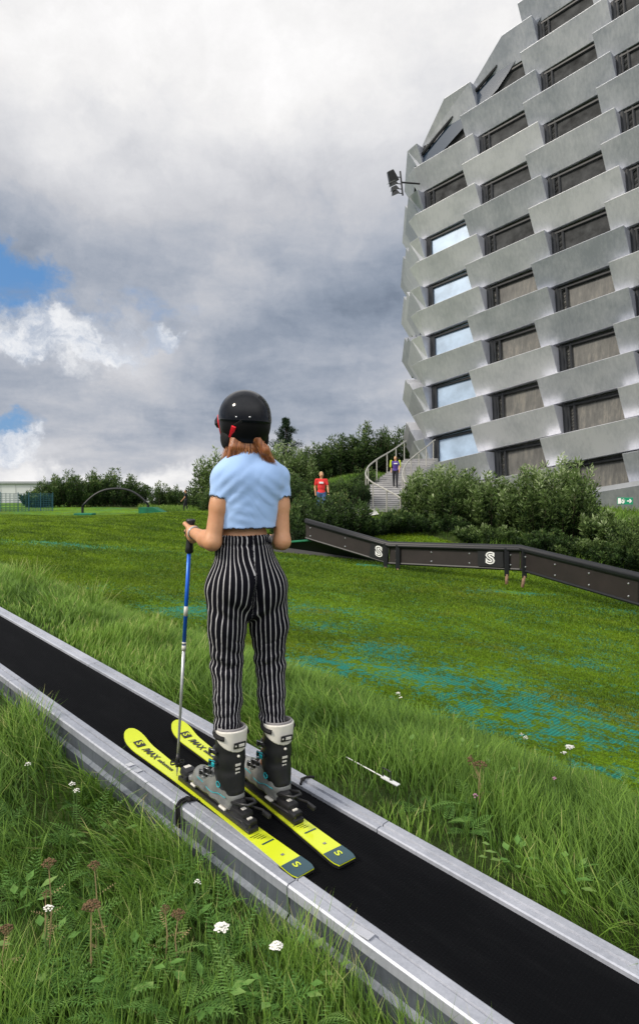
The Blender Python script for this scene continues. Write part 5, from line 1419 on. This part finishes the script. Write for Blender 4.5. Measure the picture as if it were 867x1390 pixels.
# ------------------------------------------------------------------ far people
def figure(base, H_, yaw, shirt, trousers, hairc, label, step=.14, arms=(.15, -.1), h=.014):
    root = empty('person', base, label=label, cat='person'); b = np.array(base); R = yawm(yaw); k = H_/1.75
    L = lambda x, y, z: b+R @ (np.array([x, y, z])*k)
    def mk(parts, name, mat, infl=0, hh=h):
        X = Vox(b+np.array([-.55, -.55, -.03]), b+np.array([.55, .55, H_+.1]), hh); parts(X, infl); return X.mesh(name, mat, root)
    def legs(X, f):
        for s, st in ((-1, step), (1, -step)):
            X.cone(L(s*.09, 0, .92), L(s*.095, st*.6+.03, .5), (.085+f)*k, (.055+f)*k, .03); X.cone(L(s*.095, st*.6+.03, .5), L(s*.095, st, .08), (.052+f)*k, (.035+f)*k, .02)
    def feet(X, f):
        for s, st in ((-1, step), (1, -step)): X.cone(L(s*.095, st, .045), L(s*.10, st+.15, .03), (.042+f)*k, (.034+f)*k, .01)
    def trunk(X, f):
        X.ell(L(0, 0, .95), np.array([.16+f, .11+f, .12])*k, R, .04); X.ell(L(0, 0, 1.15), np.array([.14+f, .10+f, .16])*k, R, .05); X.ell(L(0, 0, 1.32), np.array([.17+f, .11+f, .13])*k, R, .05); X.cone(L(-.15, 0, 1.42), L(.15, 0, 1.42), (.05+f)*k, (.05+f)*k, .04)
    def armz(X, f, t=1.0):
        for s, sw in ((-1, arms[0]), (1, arms[1])):
            sh = L(s*.19, 0, 1.42); el = L(s*.24, sw*.5, 1.14); ha = L(s*.23, sw+.12, .92)
            X.cone(sh, sh+(el-sh)*min(1, t), (.048+f)*k, (.04+f)*k, .03)
            if t > 1: X.cone(el, ha, (.038+f)*k, (.026+f)*k, .02); X.ell(ha+(ha-el)*.3, np.array([.03, .045, .045])*k, R, .02); X.cone(ha, ha+(ha-el)*.25+np.array([0, 0, .0]), .02, .012, .01)
    def allb(X, f):
        legs(X, 0); feet(X, 0); trunk(X, 0); armz(X, 0, 1.2)
        X.cone(L(0, 0, 1.45), L(0, .01, 1.56), .05*k, .05*k, .02); X.ell(L(0, .01, 1.63), np.array([.075, .095, .115])*k, R, .02); X.ell(L(0, .105, 1.62), np.array([.014, .02, .025])*k, R, .01)
        for s in (-1, 1): X.ell(L(s*.078, 0, 1.62), np.array([.012, .02, .03])*k, R, .01)
    mk(allb, 'body', M['skin'])
    mk(lambda X, f: (trunk(X, .014), armz(X, .014, .6), X.plane(L(0, 0, .90), -UPV)), 'shirt', shirt)
    mk(lambda X, f: (legs(X, .014), X.ell(L(0, 0, .92), np.array([.17, .125, .10])*k, R, .03)), 'trousers', trousers)
    mk(lambda X, f: feet(X, .008), 'shoe', M['cloth_dark'])
    mk(lambda X, f: (X.ell(L(0, -.015, 1.66), np.array([.086, .10, .105])*k, R, .01), X.ell(L(0, .10, 1.595), np.array([.062, .05, .075])*k, R, .01, 'd')), 'hair', hairc)
    return root
hb_ = simple('blond_hair', (.35, .24, .12), .7); hd_ = simple('dark_hair', (.03, .02, .015), .6)
p = P(436, 667, 24.2)
redp = figure(Vector((p.x, p.y, G(p.x, p.y)+.05)), 1.72, math.radians(188), M['tee_red'], M['cloth_blue'], hb_, 'walker in a red t shirt and blue jeans on the path, seen above the shrubs')
mb = MB(); q = Vector((p.x, p.y-.14, redp.location.z+1.3)); mb.box(q, (.16, .02, .07), None, .004); mb.build('shirt_print', M['white_paint'], redp)
q, _ = ST[17]
purp = figure(Vector((q.x+.35, q.y, q.z+.02)), 1.42, math.radians(170), M['tee_purple'], M['cloth_dark'], hb_, 'child in a purple vest with lime sleeves coming down the stairs')
X = Vox(np.array(purp.location)+np.array([-.4, -.4, .8]), np.array(purp.location)+np.array([.4, .4, 1.35]), .012)
Rk = yawm(math.radians(170))
for s in (-1, 1): X.cone(np.array(purp.location)+Rk @ np.array([s*.19, 0, 1.2]), np.array(purp.location)+Rk @ np.array([s*.22, .02, .95]), .055, .048, .01)
X.mesh('sleeve', M['cloth_lime'], purp)
mb = MB(); mb.box(purp.location+Vector((0, -.15, 1.08)), (.16, .02, .05), None, .004); mb.build('shirt_print', M['white_paint'], purp)
p = P(252, 664, 42)
figure(Vector((p.x, p.y, G(p.x, p.y)-.0)), 1.5, math.radians(100), M['cloth_dark'], M['cloth_dark'], hd_, 'distant person in dark clothes beside the left shrubs', h=.02)

# ------------------------------------------------------------------ shrubs and trees
def shrub(name, x, y, h, w, nst, nleaf, leaf, mat, label, group=None, cat='shrub', seed=0, dark=0.0, upright=.5, depthw=None):
    rg = np.random.default_rng(seed); z0 = G(x, y); root = empty(name, (x, y, z0), label=label, cat=cat, group=group)
    dw = depthw or w; mb = MB(); pos, dirs, tn = [], [], []
    per = max(8, nleaf//nst)
    for i in range(nst):
        a = rg.random()*6.283; rr_ = math.sqrt(rg.random()); spread = rr_*w*.5; hh = h*(1-.42*rr_**2.2)*rg.uniform(.60, 1.15)
        b = np.array([math.cos(a)*spread*.45, math.sin(a)*spread*.45*dw/w, -.05]); t_ = np.array([math.cos(a)*spread*1.0, math.sin(a)*spread*dw/w, hh]); bend = np.array([math.cos(a), math.sin(a), 0])*spread*.18*(1-upright)+rg.normal(0, .04*h, 3)*[1, 1, 0]
        f = lambda s: b*(1-s)+t_*s+bend*4*s*(1-s)
        if i % 2 == 0 or nst < 30: mb.tube([Vector((x, y, z0))+Vector(f(s)) for s in (0, .4, .75, .97)], [.018*h/2.5, .012*h/2.5, .007*h/2.5, .003], 4, caps=False)
        s = .08+.92*rg.random(per)**.8; P_ = b[None]*(1-s)[:, None]+t_[None]*s[:, None]+bend[None]*(4*s*(1-s))[:, None]
        tw_ = rg.normal(0, 1, (per, 3)); side = tw_*np.array([1, 1, .6]); side /= np.linalg.norm(side, axis=1)[:, None]
        rad = (rg.random(per)**.7)*(.10+.16*(1-s))*(h/2.5)*1.15
        P_ = P_+side*rad[:, None]; d_ = side*.8+np.array([0, 0, .75])+rg.normal(0, .25, (per, 3))
        pos.append(P_); dirs.append(d_)
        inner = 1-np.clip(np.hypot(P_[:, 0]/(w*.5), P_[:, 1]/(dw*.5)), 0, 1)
        tn.append(np.clip(.10+.50*(P_[:, 2]/h)**1.3-.30*inner*(1-P_[:, 2]/h)+rg.normal(0, .20, per)+.10*math.sin(i*1.7)+.12*math.sin(i*3.1)-dark, .0, .95))  # shading painted into leaf tone: darker inside and low, lit tips paler
    pos = np.concatenate(pos); dirs = np.concatenate(dirs); tn = np.concatenate(tn); n = len(pos)
    dirs /= np.linalg.norm(dirs, axis=1)[:, None]; s_ = np.cross(dirs, rg.normal(0, 1, (n, 3))); s_ /= np.linalg.norm(s_, axis=1)[:, None]
    L_ = leaf*(.6+.8*rg.random(n))[:, None]; W_ = L_*.30; pos = pos+np.array([x, y, z0])
    pos[:, 2] = np.maximum(pos[:, 2], z0)
    V_ = np.stack([pos, pos+dirs*L_*.5+s_*W_*.5, pos+dirs*L_, pos+dirs*L_*.5-s_*W_*.5], 1)
    q = (np.arange(n)*4)[:, None]+np.arange(4)[None]
    np_mesh('foliage', V_.reshape(-1, 3), [q], mat, root, attrs={'tone': np.repeat(tn, 4)})
    mb.build('stems', M['bark'], root); return root
def shrub_px(px, top, d, wpx, **k):
    x = (px-433.5)/F*d; h = max(.5, (668-top)/F*d-G(x, d)); return shrub(x=x, y=d, h=h, w=wpx/F*d, **k)
big = [(578, 656, 24.5, 70, 'broad willow shrub hiding the foot of the stairs'), (612, 650, 23.5, 90, 'willow shrub second from the stairs under the building corner'),
       (668, 668, 22.5, 100, 'lower willow shrub in the middle of the row under the facade'), (725, 655, 21.5, 95, 'willow shrub in front of the lowest visible window'),
       (775, 648, 21, 85, 'tallest upright willow shrub left of the exit sign'), (806, 712, 20, 58, 'small willow shrub just below the exit sign')]
for i, (px, top, d, w, lb) in enumerate(big):
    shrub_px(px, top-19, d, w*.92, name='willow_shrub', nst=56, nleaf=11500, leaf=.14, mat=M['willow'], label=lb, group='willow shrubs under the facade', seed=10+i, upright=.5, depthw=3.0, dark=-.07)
low = [(880, 700, 17.5, 90, 'shrub at the right edge partly cut by the frame'), (845, 735, 17.5, 70, 'low leafy bush behind the lowering end of the rail'), (800, 742, 18.5, 70, 'low leafy bush behind the rail just right of its kink'),
       (740, 722, 19.5, 80, 'low dark bush behind the rail kink'), (660, 715, 20.5, 90, 'low dark bush behind the level part of the rail'), (590, 700, 22, 80, 'low dark bush left of the level rail part')]
for i, (px, top, d, w, lb) in enumerate(low):
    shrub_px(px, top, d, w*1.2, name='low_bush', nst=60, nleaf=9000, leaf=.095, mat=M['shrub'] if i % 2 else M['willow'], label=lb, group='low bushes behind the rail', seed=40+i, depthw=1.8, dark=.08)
midb = [(425, 671, 20.5, 62, 'dark round bush on the bank below the red shirted walker'), (462, 670, 21, 70, 'dark bush between the walker and the stairs'), (500, 702, 21.5, 60, 'low dark bush at the foot of the stairs'), (545, 694, 22, 46, 'small bush right beside the stair foot'), (398, 688, 19.5, 50, 'low bush just right of the skier'),
        (474, 648, 27, 46, 'small bush high on the bank left of the stairs'), (492, 634, 31, 40, 'bush beside the upper stairs handrail'), (398, 648, 27, 50, 'bush on the bank between the skier and the walker'), (448, 655, 26.5, 34, 'little bush right behind the walker')]
for i, (px, top, d, w, lb) in enumerate(midb):
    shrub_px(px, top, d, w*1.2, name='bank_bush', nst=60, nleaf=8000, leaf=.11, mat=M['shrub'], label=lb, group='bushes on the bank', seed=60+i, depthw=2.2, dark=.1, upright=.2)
back = [(298, 612, 46, 60, 'willow', 'grey green willow rising left behind the skier'), (392, 604, 47, 70, 'willow', 'pale willow right behind the skier, left of the walker'), (345, 600, 49, 60, 'willow', 'willow hidden mostly behind the skier'),
        (430, 606, 50, 66, 'shrub', 'dark hedge tree above the walker'), (466, 592, 50, 62, 'shrub', 'dense hedge tree left of the tallest hedge top'), (500, 580, 51, 66, 'shrub', 'tallest dense hedge tree before the building'), (535, 584, 53, 60, 'shrub', 'dense hedge tree next to the stairs and building')]
for i, (px, top, d, w, mt, lb) in enumerate(back):
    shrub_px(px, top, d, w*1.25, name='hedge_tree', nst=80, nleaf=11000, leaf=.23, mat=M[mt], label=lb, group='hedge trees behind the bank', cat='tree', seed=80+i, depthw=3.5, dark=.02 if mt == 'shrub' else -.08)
lft = [(70, 658, 52, 40), (92, 652, 52, 44), (118, 652, 53, 40), (140, 646, 54, 40), (160, 650, 54, 44), (182, 658, 55, 34), (50, 676, 50, 40)]
for i, (px, top, d, w) in enumerate(lft):
    shrub_px(px, top-9, d, w*1.25, name='hedge_bush', nst=44, nleaf=6000, leaf=.2, mat=M['shrub'], label=['bushy hedge plant at the left end of the hedge', 'hedge plant left of the hedge middle', 'hedge plant under the arch rail start', 'tallest hedge plant with pointed tops', 'hedge plant above the arch rail crown', 'last hedge plant before the gap of sky', 'low bush behind the blue mesh fence'][i],
             group='far left hedge', seed=100+i, depthw=3, dark=-.02)
for i, (px, top, d, w, lb) in enumerate(((218, 655, 50, 26, 'brownish small bush alone by the green ramp'), (238, 661, 50, 26, 'low bush between the brownish one and the distant person'), (268, 658, 48, 40, 'bush left of the skier shoulder'), (285, 662, 40, 30, 'small bush tucked behind the skier arm'))):
    shrub_px(px, top, d, w*1.3, name='small_bush', nst=30, nleaf=3500, leaf=.17, mat=M['shrub'], label=lb, seed=120+i, depthw=2, dark=-.1)
# pine
def pine(px, top, d, label):
    x = (px-433.5)/F*d; z0 = G(x, d); h = (668-top)/F*d-z0; root = empty('pine_tree', (x, d, z0), label=label, cat='tree'); rg = np.random.default_rng(5)
    mb = MB(); mb.tube([Vector((x, d, z0-.1)), Vector((x+.05, d, z0+h*.5)), Vector((x, d, z0+h*.98))], [.16, .09, .02], 8); 
    pos, dr, tn = [], [], []
    for i in range(120):
        s = (i+.5)/120; zz = h*(.15+.84*s); R_ = (1.75*(1-s)**.8+.12)*(.55+.75*rg.random())*(1+.35*math.sin(s*26)); a = i*2.4+rg.normal(0, .5); 
        e = np.array([math.cos(a)*R_, math.sin(a)*R_, .25*R_]); b = np.array([0, 0, zz]); mb.tube([Vector((x, d, z0))+Vector(b), Vector((x, d, z0))+Vector(b+e*.9)], [.022, .006], 4, caps=False)
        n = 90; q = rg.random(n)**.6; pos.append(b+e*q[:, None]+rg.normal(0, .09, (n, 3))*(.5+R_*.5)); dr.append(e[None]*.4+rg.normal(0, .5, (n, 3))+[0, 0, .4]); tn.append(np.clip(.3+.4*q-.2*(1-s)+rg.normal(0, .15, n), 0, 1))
    pos = np.concatenate(pos)+[x, d, z0]; dr = np.concatenate(dr); tn = np.concatenate(tn); dr /= np.linalg.norm(dr, axis=1)[:, None]; n = len(pos); s_ = np.cross(dr, rg.normal(0, 1, (n, 3))); s_ /= np.linalg.norm(s_, axis=1)[:, None]
    V_ = np.stack([pos, pos+dr*.11+s_*.02, pos+dr*.22, pos+dr*.11-s_*.02], 1); np_mesh('crown', V_.reshape(-1, 3), [(np.arange(n)*4)[:, None]+np.arange(4)[None]], M['pine'], root, attrs={'tone': np.repeat(tn, 4)}); mb.build('trunk', M['bark'], root)
pine(388, 568, 56, 'dark pine rising above the willows behind the skier')

# rough bank vegetation (tall dry and green grass behind the slope)
def bank(n):
    x = RNG.uniform(-14, 24, n); y = RNG.uniform(17, 50, n); tm = turf_mask(x, y); ok = (tm < .4) & (np.abs(x/y) < .62); x, y = x[ok], y[ok]; n = len(x)
    c = vnoise(x, y, .6, 31); c2 = vnoise(x, y, .2, 32)
    tone = np.clip(.33+.15*c+RNG.normal(0, .12, n), .02, .6); dry = RNG.random(n) < .45+.35*c2; tone = np.where(dry, .55+.3*RNG.random(n), tone)
    ribbons('bank_grass', np.stack([x, y, ground(x, y)-.02], -1), (.30+.14*c)*(.5+RNG.random(n)), .02*np.clip(y/25, .8, 2), .3+.5*RNG.random(n), 6.28*RNG.random(n), tone, M['grass'], segs=2, label='rough tall grass on the bank around the shrubs and stairs', cat='grass')
bank(90000)

# ------------------------------------------------------------------ far left: white hall, mesh fence
def hall(px0, px1, top, d, name, label, depth=30):
    a, b = P(px0, 700, d), P(px1, 700, d); zt = (668-top)/F*d; zb = min(G(a.x, d), G(b.x, d))-3
    root = empty(name, (a.x, d, zb), label=label, cat='building'); mb = MB(); mb.box(Vector(((a.x+b.x)/2, d+depth/2, (zt+zb)/2)), (b.x-a.x, depth, zt-zb)); mb.build('wall', M['white_cladding'], root)
    mb = MB(); mb.box(Vector(((a.x+b.x)/2, d+depth/2, zt+.15)), (b.x-a.x+.8, depth+.8, .4)); mb.build('roof_edge', simple('roof_edge_grey', (.3, .32, .34), .6), root)
    mb = MB(); n = int((b.x-a.x)/2.5)
    for k in range(1, n): mb.box(Vector((a.x+(b.x-a.x)*k/n, d-.03, (zt+zb)/2)), (.08, .06, zt-zb-.5))
    mb.build('cladding_joint', simple('joint_grey', (.42, .44, .45), .6), root)
hall(-60, 62, 656, 120, 'warehouse', 'large white warehouse at the far left beyond the fence')
hall(186, 222, 670.5, 150, 'low_hall', 'low pale hall seen in the gap right of the hedge', 20)
def mesh_fence():
    pts = [P(x_, 690, d) for x_, d in ((-30, 38), (20, 40), (44, 41), (72, 41.5))]; root = empty('mesh_fence', (pts[0].x, pts[0].y, G(pts[0].x, pts[0].y)), label='blue green mesh fence in front of the left hedge', cat='fence')
    m, t, b = material('fence_net'); co = t.N('ShaderNodeTexCoord').outputs['Object']; sp = t.N('ShaderNodeSeparateXYZ', {0: co})
    ax = t.m('ABSOLUTE', t.m('SINE', t.m('MULTIPLY', sp.outputs[0], 22.0))); az_ = t.m('ABSOLUTE', t.m('SINE', t.m('MULTIPLY', sp.outputs[2], 22.0)))
    al = t.m('MAXIMUM', t.m('GREATER_THAN', ax, .90), t.m('GREATER_THAN', az_, .90)); t.put(b.inputs['Base Color'], (.02, .10, .14)); t.put(b.inputs['Alpha'], t.m('ADD', t.m('MULTIPLY', al, .4), .15)); b.inputs['Roughness'].default_value = .7
    mb = MB()
    for a, c in zip(pts[:-1], pts[1:]):
        ga, gc = G(a.x, a.y), G(c.x, c.y); mb.add([(a.x, a.y, ga), (c.x, c.y, gc), (c.x, c.y, gc+1.15), (a.x, a.y, ga+1.15)], [[0, 1, 2, 3]])
    mb.build('netting', m, root)
    for k in range(6):
        s = k/5*3; i = min(int(s), 2); q = pts[i].lerp(pts[i+1], s-i); g = G(q.x, q.y); mb = MB(); mb.tube([Vector((q.x, q.y-.03, g-.1)), Vector((q.x, q.y-.03, g+1.22))], .022, 6); mb.build('post', simple('fence_post', (.02, .09, .14), .5) if k == 0 else bpy.data.materials['fence_post'], root)
mesh_fence()

# ------------------------------------------------------------------ sky
def world():
    w = bpy.data.worlds.new('World'); scene.world = w; w.use_nodes = True; t = NT(w.node_tree); bg = w.node_tree.nodes['Background']
    sky = t.N('ShaderNodeTexSky', sky_type='NISHITA', sun_disc=False); sky.sun_elevation = math.radians(SUN_EL); sky.sun_rotation = math.radians(SUN_ROT); sky.altitude = 50
    blue = t.vm('SCALE', sky.outputs[0], .11); blue = t.mix(.65, blue, (.10, .30, .66))
    g = t.N('ShaderNodeTexCoord').outputs['Generated']; d = t.vm('NORMALIZE', g); sp = t.N('ShaderNodeSeparateXYZ', {0: d}); x, y, z = sp.outputs
    # cloud layer coordinates: sheet overhead seen in perspective
    zz = t.m('ADD', t.m('MAXIMUM', z, 0.0), .22)
    lay = t.N('ShaderNodeCombineXYZ', {0: t.m('DIVIDE', x, zz), 1: t.m('DIVIDE', y, zz), 2: t.m('MULTIPLY', z, 1.5)}).outputs[0]
    n1 = t.noise(1.1, 9, .56, lay, .25); n2 = t.noise(3.2, 8, .62, t.vm('ADD', lay, (5, 2, 1)), .3)
    wn = t.noise(4.5, 6, .6, d, 0, 1); wv = t.vm('SCALE', t.vm('SUBTRACT', wn, (.5, .5, .5)), .20); dw = t.vm('ADD', d, wv)
    wn2 = t.noise(15, 7, .65, d, 0, 1); dw = t.vm('ADD', dw, t.vm('SCALE', t.vm('SUBTRACT', wn2, (.5, .5, .5)), .085))
    def lobe(px, py, rx, ry, inner=.0, vec=None):
        c = P(px, py, 1.0).normalized(); s = t.vm('SUBTRACT', vec or dw, tuple(c)); s = t.vm('MULTIPLY', s, (867/rx, 867/rx*.8, 867/ry)); r = t.vm('LENGTH', s, out=1)
        return t.m('SUBTRACT', 1.0, t.ss(r, inner, 1.0))
    base = t.m('ADD', t.m('MULTIPLY', n1, .34), t.m('MULTIPLY', n2, .16))      # ~.25 centred
    # elevation profile: bright overhead, darker belt lower down
    prof = t.ramp(z, [(0.0, .78), (.05, .62), (.12, .49), (.30, .47), (.42, .57), (.54, .78), (.64, .88), (.8, .80), (1.0, .85)])
    v = t.m('ADD', prof, t.m('MULTIPLY', t.m('SUBTRACT', base, .25), 1.7))
    n5 = t.noise(5.5, 8, .6, dw); v = t.m('ADD', v, t.m('MULTIPLY', t.m('SUBTRACT', n5, .5), .42))
    for (px, py, rx, ry, amp) in ((90, 60, 330, 190, .20), (40, 330, 240, 110, -.06), (470, 330, 300, 130, -.08), (640, 180, 260, 160, -.06), (340, 400, 120, 60, .06), (560, 480, 200, 60, .05),
                                  (200, 470, 150, 70, .08), (60, 515, 140, 60, -.10), (200, 590, 240, 55, -.07), (430, 560, 200, 60, -.05), (140, 648, 220, 30, .30), (330, 240, 200, 80, -.04), (420, 110, 200, 110, .03), (100, 250, 150, 60, .04)):
        v = t.m('ADD', v, t.m('MULTIPLY', lobe(px, py, rx, ry), amp))
    # behind the camera the sky is brighter
    v = t.m('ADD', v, t.m('MULTIPLY', t.m('MULTIPLY', t.ss(t.m('MULTIPLY', y, -1.0), -.3, .6), t.ss(z, .05, .55)), 1.25))
    v = t.m('MAXIMUM', v, .27)
    tint = t.ramp(v, [(.10, (.60, .80, 1.14)), (.36, (.77, .90, 1.13)), (.60, (.95, .97, 1.04)), (.9, (1.0, .99, .99))])
    cloud = t.mix(1.0, tint, t.N('ShaderNodeCombineColor', {0: v, 1: v, 2: v}).outputs[0], 'MULTIPLY')
    # gaps of blue at the left, with bright cumulus edges
    gap = lobe(-5, 378, 115, 70, .2)
    gap = t.m('MAXIMUM', gap, t.m('MULTIPLY', lobe(190, 412, 60, 34, .1), .35)); gap = t.m('MAXIMUM', gap, lobe(10, 588, 62, 34, .1)); gap = t.m('MAXIMUM', gap, t.m('MULTIPLY', lobe(110, 405, 70, 36, .1), .45))
    gap = t.ss(t.m('ADD', gap, t.m('MULTIPLY', t.m('SUBTRACT', n2, .5), 1.6)), .22, .92)
    col = t.mix(gap, cloud, blue)
    wh = t.m('MULTIPLY', lobe(85, 445, 175, 75, .05), .9)
    for a_ in ((195, 446, 62, 28), (15, 612, 65, 34), (20, 465, 100, 36), (130, 470, 60, 26)): wh = t.m('MAXIMUM', wh, lobe(*a_, .25))
    n3 = t.noise(9, 7, .62, dw)
    wh = t.ss(t.m('ADD', wh, t.m('MULTIPLY', t.m('SUBTRACT', n3, .5), 2.0)), .30, 1.05)
    wc = t.mix(t.ss(n3, .38, .62), (.44, .52, .66), (.95, .96, .98))
    col = t.mix(t.m('MULTIPLY', wh, .85), col, wc)
    col = t.mix(t.ss(z, .0, -.05), col, (.10, .12, .10))
    t.l.new(col, bg.inputs[0]); bg.inputs[1].default_value = 1.0
SUN_EL = 38; SUN_AZ = -112   # azimuth from +Y, clockwise towards +X: behind and to the left
SUN_ROT = SUN_AZ
world()
sd = bpy.data.lights.new('sun', 'SUN'); sd.energy = 2.9; sd.angle = math.radians(10); sd.color = (1.0, .90, .76)
so = bpy.data.objects.new('sun', sd); COL.objects.link(so)
e, a_ = math.radians(SUN_EL), math.radians(SUN_AZ); dirn = Vector((math.sin(a_)*math.cos(e), math.cos(a_)*math.cos(e), math.sin(e)))
so.rotation_euler = dirn.to_track_quat('Z', 'Y').to_euler(); so.location = (-10, -10, 20)

cam = bpy.data.cameras.new('camera'); co_ = bpy.data.objects.new('camera', cam); COL.objects.link(co_); scene.camera = co_
cam.sensor_fit = 'HORIZONTAL'; cam.sensor_width = 24; cam.lens = 24; cam.shift_y = -27/867; cam.clip_end = 6000; cam.clip_start = .05
co_.location = (0, 0, 0); co_.rotation_euler = (math.radians(90), 0, 0)
scene.view_settings.view_transform = 'Standard'; scene.view_settings.look = 'None'; scene.view_settings.exposure = 0; scene.view_settings.gamma = 1
scene.render.film_transparent = False
scene.cycles.max_bounces = 6; scene.cycles.transparent_max_bounces = 8
